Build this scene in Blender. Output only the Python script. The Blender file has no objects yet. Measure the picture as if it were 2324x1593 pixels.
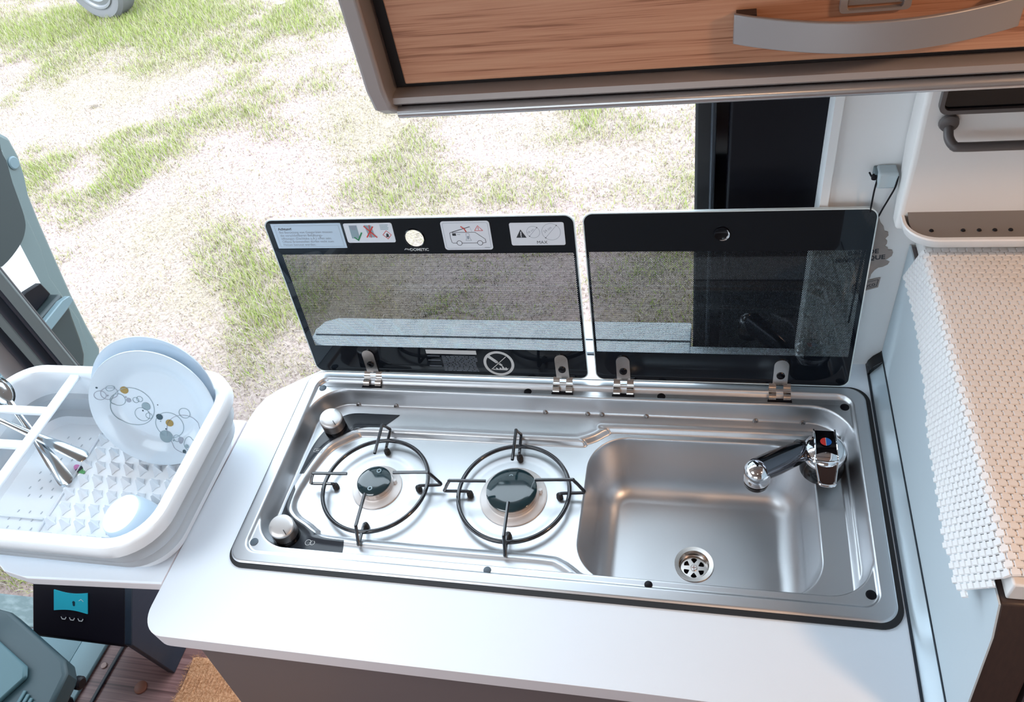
import bpy, bmesh, math, random
import numpy as np
from mathutils import Vector, Matrix, Euler
from mathutils.geometry import tessellate_polygon
random.seed(4)
rng = np.random.default_rng(7)
PI = math.pi
sc = bpy.context.scene
COL = sc.collection

# ------------------------------------------------------------------ materials
def mat(name, col, rough=0.5, metal=0.0, noise=None, bump=None, coat=0.0, emit=None, spec=None):
    m = bpy.data.materials.new(name)
    m.use_nodes = True
    nt = m.node_tree
    b = nt.nodes['Principled BSDF']
    b.inputs['Base Color'].default_value = (*col, 1)
    b.inputs['Roughness'].default_value = rough
    b.inputs['Metallic'].default_value = metal
    if coat:
        b.inputs['Coat Weight'].default_value = coat
        b.inputs['Coat Roughness'].default_value = 0.05
    if spec is not None:
        b.inputs['Specular IOR Level'].default_value = spec
    if emit:
        b.inputs['Emission Color'].default_value = (*emit[0], 1)
        b.inputs['Emission Strength'].default_value = emit[1]
    if noise or bump:
        tc = nt.nodes.new('ShaderNodeTexCoord')
    if noise:                                   # (scale xyz, second colour, detail, lo, hi)
        s, c2, det, lo, hi = noise
        mp = nt.nodes.new('ShaderNodeMapping'); mp.inputs['Scale'].default_value = s
        n = nt.nodes.new('ShaderNodeTexNoise'); n.inputs['Scale'].default_value = 1.0; n.inputs['Detail'].default_value = det
        r = nt.nodes.new('ShaderNodeValToRGB')
        r.color_ramp.elements[0].position = lo; r.color_ramp.elements[0].color = (*col, 1)
        r.color_ramp.elements[1].position = hi; r.color_ramp.elements[1].color = (*c2, 1)
        nt.links.new(tc.outputs['Object'], mp.inputs[0]); nt.links.new(mp.outputs[0], n.inputs['Vector'])
        nt.links.new(n.outputs['Fac'], r.inputs[0]); nt.links.new(r.outputs[0], b.inputs['Base Color'])
    if bump:                                    # (scale xyz, strength, distance)
        s, st, d = bump
        mp = nt.nodes.new('ShaderNodeMapping'); mp.inputs['Scale'].default_value = s
        n = nt.nodes.new('ShaderNodeTexNoise'); n.inputs['Scale'].default_value = 1.0; n.inputs['Detail'].default_value = 3
        bm_ = nt.nodes.new('ShaderNodeBump'); bm_.inputs['Strength'].default_value = st; bm_.inputs['Distance'].default_value = d
        nt.links.new(tc.outputs['Object'], mp.inputs[0]); nt.links.new(mp.outputs[0], n.inputs['Vector'])
        nt.links.new(n.outputs['Fac'], bm_.inputs['Height']); nt.links.new(bm_.outputs[0], b.inputs['Normal'])
    return m

M = {}
M['white_lam'] = mat('white_laminate', (.745, .82, .90), .38, bump=((900,)*3, .04, .0003))
M['lam_edge'] = mat('laminate_edge', (.70, .66, .68), .4)
M['steel'] = mat('pressed_steel', (.62, .635, .66), .39, 1.0, bump=((500, 500, 500), .03, .0002))
M['chrome'] = mat('chrome', (.85, .86, .88), .06, 1.0)
M['chrome_dark'] = mat('dark_chrome', (.16, .16, .18), .10, 1.0)
M['satin'] = mat('satin_metal', (.66, .65, .65), .38, .9)
M['satin_dark'] = mat('satin_metal_side', (.20, .19, .19), .35, .9)  # darker satin copy: paints the knob sides' dim reflection, rivets share it
M['matt_alu'] = mat('matt_aluminium', (.74, .71, .70), .5, .6)
M['brushed'] = mat('brushed_steel', (.62, .58, .55), .22, 1.0)
M['cutlery'] = mat('cutlery_steel', (.58, .63, .66), .16, 1.0)
M['black'] = mat('black_plastic', (.004, .004, .007), .4, spec=.2)
M['black_gloss'] = mat('black_gloss', (.003, .003, .005), .1, spec=.3)
M['black_rubber'] = mat('black_rubber', (.008, .008, .010), .6)
M['enamel'] = mat('black_enamel_wire', (.016, .019, .026), .16, coat=.5)
M['cap'] = mat('burner_enamel', (.010, .030, .038), .12, coat=.6)
M['panel_black'] = mat('control_panel_black', (.022, .027, .036), .22)
M['plug'] = mat('grey_plug', (.07, .10, .13), .5)
M['rack_white'] = mat('rack_white', (.82, .86, .90), .35)
M['rack_grey'] = mat('rack_silicone', (.50, .545, .585), .4)
M['cup_blue'] = mat('cup_pale_blue', (.55, .66, .76), .3)
M['porcelain'] = mat('porcelain', (.66, .76, .85), .12)
M['print_grey'] = mat('plate_grey', (.26, .36, .41), .3)
M['print_lilac'] = mat('plate_lilac', (.32, .36, .44), .3)
M['print_gold'] = mat('plate_gold', (.36, .25, .07), .3)
M['print_dark'] = mat('plate_dark', (.035, .075, .10), .3)
M['wall_white'] = mat('wall_white', (.78, .80, .81), .5, bump=((700,)*3, .05, .0003))
M['panel_blue'] = mat('side_panel_pale', (.50, .58, .63), .5, bump=((500,)*3, .06, .0004))
M['alu'] = mat('alu_profile', (.70, .80, .86), .30, .75)
M['catch'] = mat('catch_plastic', (.45, .54, .58), .4)
M['frame_grey'] = mat('cabinet_frame_grey', (.41, .38, .37), .35, .3)
M['frame_silver'] = mat('cabinet_tube_silver', (.55, .55, .56), .28, .8)
M['handle_grey'] = mat('handle_grey', (.36, .345, .345), .45, .4, bump=((1500,)*3, .05, .0003))
M['dark_gap'] = mat('dark_recess', (.010, .006, .006), .7)
M['shelf_white'] = mat('shelf_white', (.81, .80, .79), .45)
M['shelf_grey'] = mat('shelf_tray_grey', (.22, .20, .19), .5, bump=((1200,)*3, .1, .0003))
M['bar_grey'] = mat('towel_bar_grey', (.10, .09, .09), .4)
M['mat_white'] = mat('woven_mat', (.86, .855, .855), .6)
M['cab_dark'] = mat('cabinet_taupe', (.13, .105, .105), .5, bump=((900,)*3, .05, .0003))
M['cab_brown'] = mat('cabinet_brown', (.045, .028, .024), .5, noise=((300, 300, 12), (.035, .022, .02), 3, .3, .7))
M['cab_door'] = mat('cabinet_door_dark', (.045, .034, .036), .5)
M['teal_dark'] = mat('seat_plastic', (.018, .042, .052), .5, bump=((600,)*3, .1, .0004))
M['teal_mid'] = mat('seat_plastic_pale', (.05, .115, .135), .5, bump=((600,)*3, .1, .0004))
M['door_grey'] = mat('door_grey_metal', (.115, .155, .16), .4, bump=((300,)*3, .04, .0004))
M['door_dark'] = mat('door_trim_dark', (.022, .033, .036), .5, bump=((700,)*3, .15, .0005))
M['door_light'] = mat('door_ledge_grey', (.13, .19, .215), .45)
M['door_white'] = mat('door_white_paint', (.78, .81, .84), .4)
M['pillar_grey'] = mat('pillar_trim_grey', (.14, .165, .165), .5)
M['seal'] = mat('rubber_seal', (.010, .016, .026), .45)
M['beige'] = mat('pillar_beige', (.30, .28, .28), .5)
M['console'] = mat('console_black', (.005, .004, .009), .45, spec=.25)
M['console_side'] = mat('console_side_dark', (.014, .022, .036), .35, noise=((30, 30, 90), (.018, .026, .04), 3, .3, .7))
M['lcd'] = mat('lcd_teal', (.02, .27, .36), .2, emit=((.02, .33, .45), .22))
M['lcd_ink'] = mat('lcd_ink', (.006, .03, .05), .4)
M['print_white'] = mat('print_white', (.55, .57, .58), .5)
M['sticker'] = mat('sticker_white', (.70, .74, .80), .4)
M['sticker_blue'] = mat('sticker_pale_blue', (.50, .62, .74), .4)
M['ink'] = mat('ink_black', (.015, .017, .025), .5)
M['ink_grey'] = mat('ink_grey', (.26, .30, .36), .5)
M['ink_red'] = mat('ink_red', (.62, .05, .04), .5)
M['ink_green'] = mat('ink_green', (.02, .22, .09), .5)
M['tape_blue'] = mat('badge_blue', (.02, .15, .50), .3)
M['tape_red'] = mat('badge_red', (.75, .05, .04), .3)
M['leaf'] = mat('leaf_sticker', (.30, .26, .24), .5, noise=((60, 60, 60), (.34, .30, .28), 3, .3, .7))
M['pink'] = mat('tag_pink', (.75, .25, .55), .5)
M['tag_green'] = mat('tag_green', (.12, .40, .14), .5)
M['glass_edge'] = mat('glass_edge', (.58, .66, .68), .25)
M['tyre'] = mat('tyre_rubber', (.15, .15, .155), .8, bump=((60,)*3, .2, .004))
M['hub'] = mat('hub_cap_grey', (.20, .205, .215), .35, .2)
M['strip_teal'] = mat('step_rubber', (.095, .175, .205), .5, bump=((500,)*3, .3, .0008))
M['strip_pale'] = mat('step_plastic', (.14, .24, .275), .42)
M['sill'] = mat('sill_metal', (.12, .17, .18), .5, .2, noise=((25, 60, 25), (.21, .27, .28), 4, .45, .7))
M['coir'] = mat('coir', (.40, .17, .07), .9, noise=((220, 220, 220), (.62, .33, .18), 4, .35, .65), bump=((500,)*3, .8, .003))
M['cap_brown'] = mat('floor_cap_brown', (.25, .085, .05), .5)
M['cap_pale'] = mat('floor_cap_pale', (.45, .30, .27), .5)
M['scrap'] = mat('paper_scrap', (.85, .85, .85), .6)
M['ceiling'] = mat('ceiling_fabric', (.52, .47, .43), .8)
M['int_wall'] = mat('interior_wall', (.38, .34, .31), .7)
M['int_dark'] = mat('interior_dark', (.10, .075, .06), .7)

def wood_mat(name, axis, c1, c2, c3, freq):
    m = bpy.data.materials.new(name); m.use_nodes = True
    nt = m.node_tree; b = nt.nodes['Principled BSDF']; b.inputs['Roughness'].default_value = .42
    tc = nt.nodes.new('ShaderNodeTexCoord')
    def nz(scale, det):
        mp = nt.nodes.new('ShaderNodeMapping'); mp.inputs['Scale'].default_value = scale
        n = nt.nodes.new('ShaderNodeTexNoise'); n.inputs['Scale'].default_value = 1; n.inputs['Detail'].default_value = det
        n.inputs['Distortion'].default_value = .25
        nt.links.new(tc.outputs['Object'], mp.inputs[0]); nt.links.new(mp.outputs[0], n.inputs['Vector']); return n
    sc1 = [freq]*3; sc1[axis] = freq*.022
    sc2 = [freq*3.2]*3; sc2[axis] = freq*.06
    a, c = nz(sc1, 3), nz(sc2, 4)
    mx = nt.nodes.new('ShaderNodeMath'); mx.operation = 'MULTIPLY_ADD'; mx.inputs[1].default_value = .55
    nt.links.new(a.outputs['Fac'], mx.inputs[0])
    ml = nt.nodes.new('ShaderNodeMath'); ml.operation = 'MULTIPLY'; ml.inputs[1].default_value = .45
    nt.links.new(c.outputs['Fac'], ml.inputs[0]); nt.links.new(ml.outputs[0], mx.inputs[2])
    r = nt.nodes.new('ShaderNodeValToRGB'); e = r.color_ramp.elements
    e[0].position = .38; e[0].color = (*c1, 1); e[1].position = .60; e[1].color = (*c3, 1)
    k = e.new(.46); k.color = (*c2, 1)
    nt.links.new(mx.outputs[0], r.inputs[0]); nt.links.new(r.outputs[0], b.inputs['Base Color'])
    return m
M['wood'] = wood_mat('oak_door', 0, (.29, .115, .055), (.49, .228, .128), (.57, .295, .175), 260)
M['wood_floor'] = wood_mat('vinyl_wood_floor', 0, (.085, .034, .032), (.17, .078, .073), (.28, .15, .14), 60)

def lid_mat(name, W, U0, U1, V0, V1, hole=None, clear_fac=1.0):
    """Black printed glass; a field of round clear openings between U0..U1, V0..V1; optional round clear opening."""
    m = bpy.data.materials.new(name); m.use_nodes = True
    nt = m.node_tree; nt.nodes.clear(); L = nt.links
    def N(t): return nt.nodes.new(t)
    def mth(op, a, b=None, c=None):
        n = N('ShaderNodeMath'); n.operation = op
        for i, x in enumerate((a, b, c)):
            if x is None: continue
            if isinstance(x, (int, float)): n.inputs[i].default_value = x
            else: L.new(x, n.inputs[i])
        return n.outputs[0]
    tc = N('ShaderNodeTexCoord'); sp = N('ShaderNodeSeparateXYZ'); L.new(tc.outputs['Object'], sp.inputs[0])
    u, v = sp.outputs[0], sp.outputs[1]
    px, py, R = .0022, .0022*1.62, .00049
    def grid(off):
        a = mth('MULTIPLY', mth('SUBTRACT', mth('FRACT', mth('ADD', mth('DIVIDE', u, px), off)), .5), px)
        b = mth('MULTIPLY', mth('SUBTRACT', mth('FRACT', mth('ADD', mth('DIVIDE', v, py), off)), .5), py*.72)
        return mth('ADD', mth('MULTIPLY', a, a), mth('MULTIPLY', b, b))
    d = mth('MINIMUM', grid(0.0), grid(0.5))
    k = mth('LESS_THAN', d, R*R)
    for x, lo, hi in ((u, U0, U1), (v, V0, V1)):
        k = mth('MULTIPLY', k, mth('MULTIPLY', mth('GREATER_THAN', x, lo), mth('LESS_THAN', x, hi)))
    if hole:
        hu, hv, hr = hole
        a, b = mth('SUBTRACT', u, hu), mth('SUBTRACT', v, hv)
        k = mth('MAXIMUM', k, mth('LESS_THAN', mth('ADD', mth('MULTIPLY', a, a), mth('MULTIPLY', b, b)), hr*hr))
    tr = N('ShaderNodeBsdfTransparent'); tr.inputs[0].default_value = (.93, .97, .96, 1)
    bk = N('ShaderNodeBsdfDiffuse'); bk.inputs[0].default_value = (.006, .008, .012, 1)
    m1 = N('ShaderNodeMixShader'); L.new(k, m1.inputs[0]); L.new(bk.outputs[0], m1.inputs[1]); L.new(tr.outputs[0], m1.inputs[2])
    gl = N('ShaderNodeBsdfGlossy'); gl.inputs['Roughness'].default_value = .03; gl.inputs[0].default_value = (.9, .97, 1, 1)
    fr = N('ShaderNodeFresnel'); fr.inputs[0].default_value = 1.38
    m2 = N('ShaderNodeMixShader'); L.new(fr.outputs[0], m2.inputs[0]); L.new(m1.outputs[0], m2.inputs[1]); L.new(gl.outputs[0], m2.inputs[2])
    out = N('ShaderNodeOutputMaterial'); L.new(m2.outputs[0], out.inputs[0])
    return m

def clear_mat():
    m = bpy.data.materials.new('clear_glass_back'); m.use_nodes = True
    nt = m.node_tree; nt.nodes.clear()
    tr = nt.nodes.new('ShaderNodeBsdfTransparent'); out = nt.nodes.new('ShaderNodeOutputMaterial')
    nt.links.new(tr.outputs[0], out.inputs[0]); return m
M['clear'] = clear_mat()

# ------------------------------------------------------------------ mesh helpers
def text_geo(s, size, align='LEFT', bold=0.0):
    cu = bpy.data.curves.new('lettering', 'FONT'); cu.body = s; cu.size = size; cu.align_x = align; cu.resolution_u = 3
    cu.offset = bold
    ob = bpy.data.objects.new('lettering', cu)
    me = bpy.data.meshes.new_from_object(ob)
    vs = [tuple(v.co) for v in me.vertices]; fs = [tuple(p.vertices) for p in me.polygons]
    bpy.data.objects.remove(ob); bpy.data.curves.remove(cu); bpy.data.meshes.remove(me)
    return vs, fs

def rrect(cx, cy, w, d, r, n=8):
    pts = []
    r = min(r, w/2-1e-5, d/2-1e-5)
    for k, (sx, sy) in enumerate(((1, 1), (-1, 1), (-1, -1), (1, -1))):
        for i in range(n+1):
            a = PI/2*k + PI/2*i/n
            pts.append((cx+sx*(w/2-r)+r*math.cos(a), cy+sy*(d/2-r)+r*math.sin(a)))
    return pts

def catmull(P, n=6, closed=False):
    P = [Vector(p) for p in P]; out = []; N = len(P)
    rngk = range(N if closed else N-1)
    for i in rngk:
        p0 = P[(i-1) % N] if closed or i > 0 else P[i]
        p1 = P[i]; p2 = P[(i+1) % N]
        p3 = P[(i+2) % N] if closed or i+2 < N else p2
        for k in range(n):
            t = k/n
            out.append(.5*((2*p1)+(p2-p0)*t+(2*p0-5*p1+4*p2-p3)*t*t+(3*p1-p0-3*p2+p3)*t**3))
    if not closed: out.append(P[-1])
    return out

class MB:
    def __init__(s): s.v = []; s.f = []; s.m = []
    def add(s, vs, fs, m=0):
        o = len(s.v); s.v += [tuple(x) for x in vs]; s.f += [tuple(i+o for i in f) for f in fs]; s.m += [m]*len(fs); return s
    def box(s, x0, y0, z0, x1, y1, z1, m=0):
        return s.add([(x0,y0,z0),(x1,y0,z0),(x1,y1,z0),(x0,y1,z0),(x0,y0,z1),(x1,y0,z1),(x1,y1,z1),(x0,y1,z1)],
                     [(3,2,1,0),(4,5,6,7),(0,1,5,4),(1,2,6,5),(2,3,7,6),(3,0,4,7)], m)
    def prism(s, poly, lo, hi, axis='z', m=0, holes=(), mside=None, mlo=None):
        f3 = {'z': lambda p, h: (p[0], p[1], h), 'x': lambda p, h: (h, p[0], p[1]), 'y': lambda p, h: (p[0], h, p[1])}[axis]
        loops = [list(poly)] + [list(h) for h in holes]
        mside = m if mside is None else mside; mlo = m if mlo is None else mlo
        tris = tessellate_polygon([[Vector((p[0], p[1], 0)) for p in lp] for lp in loops])
        flat = [p for lp in loops for p in lp]; n = len(flat)
        s.add([f3(p, hi) for p in flat], tris, m)
        s.add([f3(p, lo) for p in flat], [t[::-1] for t in tris], mlo)
        for lp in loops:
            k = len(lp)
            s.add([f3(p, lo) for p in lp]+[f3(p, hi) for p in lp], [(i, (i+1) % k, k+(i+1) % k, k+i) for i in range(k)], mside)
        return s
    def loft(s, loops, mats=None, cap0=None, cap1=None, closed=False):
        n = len(loops[0]); o = len(s.v)
        for lp in loops: s.v += [tuple(p) for p in lp]
        K = len(loops)
        for j in range(K if closed else K-1):
            a, b = o+j*n, o+((j+1) % K)*n
            for i in range(n):
                s.f.append((a+i, a+(i+1) % n, b+(i+1) % n, b+i)); s.m.append(mats[j] if mats else 0)
        if cap0 is not None: s.f.append(tuple(o+i for i in range(n))[::-1]); s.m.append(cap0)
        if cap1 is not None: s.f.append(tuple(o+(K-1)*n+i for i in range(n))); s.m.append(cap1)
        return s
    def lathe(s, prof, c=(0, 0, 0), n=32, mats=None, rot=None, cap0=None, cap1=None):
        R = rot or Matrix.Identity(3)
        loops = [[Vector(c)+R @ Vector((r*math.cos(2*PI*i/n), r*math.sin(2*PI*i/n), h)) for i in range(n)] for r, h in prof]
        return s.loft(loops, mats, cap0, cap1)
    def tube(s, path, r, n=10, m=0, closed=False, caps=True):
        P = [Vector(p) for p in path]; N = len(P); loops = []; up = None
        for i in range(N):
            a = P[(i-1) % N] if closed or i > 0 else P[i]; b = P[(i+1) % N] if closed or i < N-1 else P[i]
            t = (b-a).normalized()
            if up is None:
                up = Vector((0, 0, 1)) if abs(t.z) < .9 else Vector((0, 1, 0))
            x = t.cross(up).normalized(); up = x.cross(t).normalized()
            rr = r[i] if isinstance(r, (list, tuple)) else r
            loops.append([P[i]+rr*(x*math.cos(2*PI*k/n)+up*math.sin(2*PI*k/n)) for k in range(n)])
        return s.loft(loops, [m]*(N), None if closed or not caps else m, None if closed or not caps else m, closed)
    # ---- flat printing in the local (u, v) plane at height h
    def poly(s, pts, h, m): 
        t = tessellate_polygon([[Vector((p[0], p[1], 0)) for p in pts]])
        return s.add([(p[0], p[1], h) for p in pts], [f for f in t], m)
    def stroke(s, pts, w, h, m, closed=False):
        P = [Vector((p[0], p[1])) for p in pts]; N = len(P)
        for i in range(N if closed else N-1):
            a, b = P[i], P[(i+1) % N]; d = b-a
            if d.length < 1e-9: continue
            d.normalize(); q = Vector((-d.y, d.x))*w/2; e = d*w*.3
            s.add([(*(a-e-q), h), (*(b+e-q), h), (*(b+e+q), h), (*(a-e+q), h)], [(0, 1, 2, 3)], m)
        return s
    def disc(s, u, v, r, h, m, n=28, ry=None):
        return s.add([(u+r*math.cos(2*PI*i/n), v+(ry or r)*math.sin(2*PI*i/n), h) for i in range(n)], [tuple(range(n))], m)
    def ring(s, u, v, r, w, h, m, n=40):
        a = [(u+(r-w/2)*math.cos(2*PI*i/n), v+(r-w/2)*math.sin(2*PI*i/n), h) for i in range(n)]
        b = [(u+(r+w/2)*math.cos(2*PI*i/n), v+(r+w/2)*math.sin(2*PI*i/n), h) for i in range(n)]
        return s.add(a+b, [(i, n+i, n+(i+1) % n, (i+1) % n) for i in range(n)], m)
    def text(s, body, size, u, v, h, m, rot=0, align='LEFT', sx=1.0, bold=0.0):
        vs, fs = text_geo(body, size, align, bold); c, q = math.cos(rot), math.sin(rot)
        return s.add([(u+c*x*sx-q*y, v+q*x*sx+c*y, h) for x, y, z in vs], fs, m)
    def xf(s, mx):
        s.v = [tuple(mx @ Vector(p)) for p in s.v]; return s
    def build(s, name, mats, parent=None, ang=35, bevel=0, seg=2, recalc=True):
        me = bpy.data.meshes.new(name)
        me.from_pydata(s.v, [], s.f)
        for k in (mats if isinstance(mats, (list, tuple)) else [mats]): me.materials.append(M[k] if isinstance(k, str) else k)
        me.polygons.foreach_set('material_index', s.m)
        if recalc:
            b = bmesh.new(); b.from_mesh(me); bmesh.ops.remove_doubles(b, verts=b.verts, dist=1e-6)
            bmesh.ops.recalc_face_normals(b, faces=b.faces); b.to_mesh(me); b.free()
        me.polygons.foreach_set('use_smooth', [True]*len(me.polygons))
        me.set_sharp_from_angle(angle=math.radians(ang))
        o = bpy.data.objects.new(name, me); COL.objects.link(o)
        if bevel:
            bv = o.modifiers.new('Bevel', 'BEVEL'); bv.width = bevel; bv.segments = seg; bv.limit_method = 'ANGLE'; bv.angle_limit = math.radians(40)
            bv.harden_normals = False
        if parent: 
            o.parent = parent
            off = Vector((0, 0, 0)); q = parent
            while q: off += q.location; q = q.parent
            if parent.get('_local') is None: o.location = -off
        return o

def tag(o, label=None, cat=None, group=None, kind=None):
    if label: o['label'] = label
    if cat: o['category'] = cat
    if group: o['group'] = group
    if kind: o['kind'] = kind
    return o
def thing(name, loc, label, cat, group=None, kind=None):
    o = bpy.data.objects.new(name, None); COL.objects.link(o); o.location = loc; o.empty_display_size = .05
    return tag(o, label, cat, group, kind)
def struct(o, label=None, cat=None): return tag(o, label, cat, None, 'structure')

# ================================================================== setting
ZT = .9
# outside ground
GZ = -.55
def ground_mat():
    m = bpy.data.materials.new('dry_ground'); m.use_nodes = True; nt = m.node_tree; L = nt.links
    b = nt.nodes['Principled BSDF']; b.inputs['Roughness'].default_value = .95; b.inputs['Specular IOR Level'].default_value = .1
    tc = nt.nodes.new('ShaderNodeTexCoord')
    def nz(s, d):
        n = nt.nodes.new('ShaderNodeTexNoise'); n.inputs['Scale'].default_value = s; n.inputs['Detail'].default_value = d
        L.new(tc.outputs['Object'], n.inputs['Vector']); return n
    def ramp(src, stops):
        r = nt.nodes.new('ShaderNodeValToRGB'); e = r.color_ramp.elements
        e[0].position, e[0].color = stops[0][0], (*stops[0][1], 1); e[1].position, e[1].color = stops[-1][0], (*stops[-1][1], 1)
        for p, c in stops[1:-1]:
            k = e.new(p); k.color = (*c, 1)
        L.new(src, r.inputs[0]); return r
    big = ramp(nz(.8, 4).outputs['Fac'], [(.35, (.26, .22, .175)), (.5, (.30, .242, .225)), (.65, (.33, .255, .25))])
    fine = ramp(nz(70, 5).outputs['Fac'], [(.3, (.68, .64, .63)), (.5, (1, 1, 1)), (.7, (1.18, 1.18, 1.18))])
    mx = nt.nodes.new('ShaderNodeMix'); mx.data_type = 'RGBA'; mx.blend_type = 'MULTIPLY'; mx.inputs[0].default_value = 1
    L.new(big.outputs[0], mx.inputs[6]); L.new(fine.outputs[0], mx.inputs[7]); L.new(mx.outputs[2], b.inputs['Base Color'])
    bp = nt.nodes.new('ShaderNodeBump'); bp.inputs['Strength'].default_value = .35; bp.inputs['Distance'].default_value = .012
    L.new(nz(45, 5).outputs['Fac'], bp.inputs['Height']); L.new(bp.outputs[0], b.inputs['Normal'])
    return m
M['ground'] = ground_mat()
mb = MB()
n = 60
gx = np.linspace(-22, 14, n); gy = np.linspace(-8, 26, n)
vs = [(x, y, GZ-.012*(math.sin(x*1.7+y*.6)+math.sin(y*2.3-x))) for y in gy for x in gx]
mb.add(vs, [(j*n+i, j*n+i+1, (j+1)*n+i+1, (j+1)*n+i) for j in range(n-1) for i in range(n-1)])
struct(mb.build('ground', 'ground', ang=180), 'worn dry ground with pale bare earth beside the open van', 'ground')

# grass blades
def value_noise(x, y, s, seed):
    r = np.random.default_rng(seed).random((256, 256)); x = x*s+500; y = y*s+500
    i, j = np.floor(x).astype(int), np.floor(y).astype(int); a, b = x-i, y-j
    a = a*a*(3-2*a); b = b*b*(3-2*b)
    g = lambda p, q: r[p % 256, q % 256]
    return (g(i, j)*(1-a)+g(i+1, j)*a)*(1-b)+(g(i, j+1)*(1-a)+g(i+1, j+1)*a)*b
def grass():
    NB = 900000
    x = rng.uniform(-8.2, 2.2, NB); y = rng.uniform(.5, 7.6, NB)
    # keep what lies within the wedge the doorway opens on
    keep = (x > -.66-(y+.46)*1.12-.6) & (x < .75+(y+.46)*.17+.3)
    x, y = x[keep], y[keep]
    dens = .30*value_noise(x, y, 1.2, 1)+.34*value_noise(x, y, 3.1, 2)+.24*value_noise(x, y, 7, 3)+.12*value_noise(x, y, 17, 5)
    clumps = [(-3.0,3.72,.30,.30),(-2.75,3.35,.25,.25),(-2.09,2.5,.20,.16),(-1.3,1.75,.34,.34),(-2.4,3.78,.22,.2),(-1.19,3.25,.30,.24),(-3.5,4.6,.4,.1),(-4.9,5.6,.8,.34),
              (-3.1,5.2,.6,.20),(-2.3,5.2,.9,.26),(-3.66,3.34,.35,.25),(-1.62,2.28,.22,.24),(-1.84,3.79,.4,.14),(-2.63,2.5,.2,.18),(-.3,3.4,.4,.12),(-.82,3.1,.3,.22),
              (-3.9,5.5,.6,.36),(-1.45,2.0,.2,.25),(-2.9,3.1,.3,.25),(-2.1,.9,.5,.6),(-.2,4.6,.6,.1)]
    dirt = [(-3.66,4.18,.45,.34),(-2.9,4.3,.3,.15),(-1.9,3.2,.3,.2),(-2.6,2.95,.25,.2),(-2.35,2.36,.32,.4),(-1.62,2.84,.22,.2),(-.6,3.53,.35,.22),(-3.16,3.2,.22,.16),(.2,3.25,.4,.2),(-1.17,1.8,.12,.24),(-2.19,2.08,.3,.3),(-1.75,1.75,.25,.3)]
    for cx, cy, r, a in clumps: dens = dens+a*np.exp(-((x-cx)**2+(y-cy)**2)/(r*r))
    for cx, cy, r, a in dirt: dens = dens-a*np.exp(-((x-cx)**2+(y-cy)**2)/(r*r))
    dens = dens-.03+.05*np.clip((y-4.2)/2, 0, 1)
    ok = rng.random(len(x)) < np.clip((dens-.30)*2.4, .30, 1)
    x, y, dens = x[ok], y[ok], dens[ok]; K = len(x)
    green = np.clip((dens-.47)*2.2, 0, .85)
    L = (.020+.035*rng.random(K))*(.75+.9*green)
    a = rng.uniform(0, 2*PI, K); lean = rng.uniform(.25, 1.25, K)*(1.35-.55*green)
    w = rng.uniform(.0009, .0021, K)
    dx, dy = np.cos(a), np.sin(a); px_, py_ = -dy, dx
    z0 = GZ-.012*(np.sin(x*1.7+y*.6)+np.sin(y*2.3-x))-.004
    s1, c1 = np.sin(lean*.6), np.cos(lean*.6); s2, c2 = np.sin(lean), np.cos(lean)
    mxp, myp, mz = x+dx*L*.5*s1, y+dy*L*.5*s1, z0+L*.5*c1
    tx, ty, tz = mxp+dx*L*.5*s2, myp+dy*L*.5*s2, np.maximum(mz+L*.5*c2, z0+.006)
    V = np.stack([np.stack([x-px_*w, y-py_*w, z0], 1), np.stack([x+px_*w, y+py_*w, z0], 1),
                  np.stack([mxp+px_*w*.8, myp+py_*w*.8, mz], 1), np.stack([mxp-px_*w*.8, myp-py_*w*.8, mz], 1),
                  np.stack([tx, ty, tz], 1)], 1).reshape(-1, 3)
    base = (np.arange(K)*5)[:, None]
    quads = base+np.array([0, 1, 2, 3]); tris = base+np.array([3, 2, 4])
    loops = np.concatenate([quads, tris], 1).reshape(-1)
    me = bpy.data.meshes.new('grass')
    me.vertices.add(len(V)); me.vertices.foreach_set('co', V.astype(np.float32).ravel())
    me.loops.add(len(loops)); me.loops.foreach_set('vertex_index', loops.astype(np.int32))
    me.polygons.add(2*K)
    ls = (np.arange(K)*7)[:, None]+np.array([0, 4]); me.polygons.foreach_set('loop_start', ls.ravel().astype(np.int32))
    r = rng.random(K)
    idx = np.where(r < green*.85, np.where(rng.random(K) < .55, 0, 1), np.where(rng.random(K) < .45, 2, 3))
    me.polygons.foreach_set('material_index', np.repeat(idx, 2).astype(np.int32))
    for nm, c in (('grass_green', (.25, .32, .075)), ('grass_lime', (.325, .345, .13)), ('grass_straw', (.385, .335, .20)), ('grass_pale', (.43, .375, .33))):
        me.materials.append(mat(nm, c, .8, spec=.15))
    me.update(); me.validate()
    o = bpy.data.objects.new('grass', me); COL.objects.link(o)
    tag(o, 'patchy green and straw coloured grass growing on the worn ground', 'grass', None, 'stuff')
grass()

# the van body: floor, ceiling, walls
struct(MB().box(-2.6, -1.75, -.06, 2.2, .27, 0).build('floor', 'wood_floor'), 'reddish brown wood look vinyl floor of the van', 'floor')
struct(MB().box(-.62, .27, -.06, 2.2, .45, 0).build('floor', 'wood_floor'), 'vinyl floor under the kitchen block', 'floor')
struct(MB().prism([(-2.0, -1.8), (2.25, -1.8), (2.25, .6), (-2.0, .6)], 1.98, 2.05, 'z', 0, [rrect(-.35, -.62, .72, .62, .05, 5)]).build('ceiling', 'ceiling'), 'ceiling of the van with an unseen opening added for daylight', 'ceiling')  # roof opening is added to drop cool daylight onto the worktop
struct(MB().prism([(-2.6, -.06), (2.25, -.06), (2.25, 2.05), (-2.6, 2.05)], -1.82, -1.75, 'y', 0, [rrect(-1.75, 1.42, .9, .8, .1, 5), rrect(.2, 1.35, .9, .5, .06, 5)]).build('wall_front', 'int_wall'), 'wall opposite the kitchen with two openings added for daylight', 'wall')  # both openings are added out of view to let in more daylight
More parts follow.
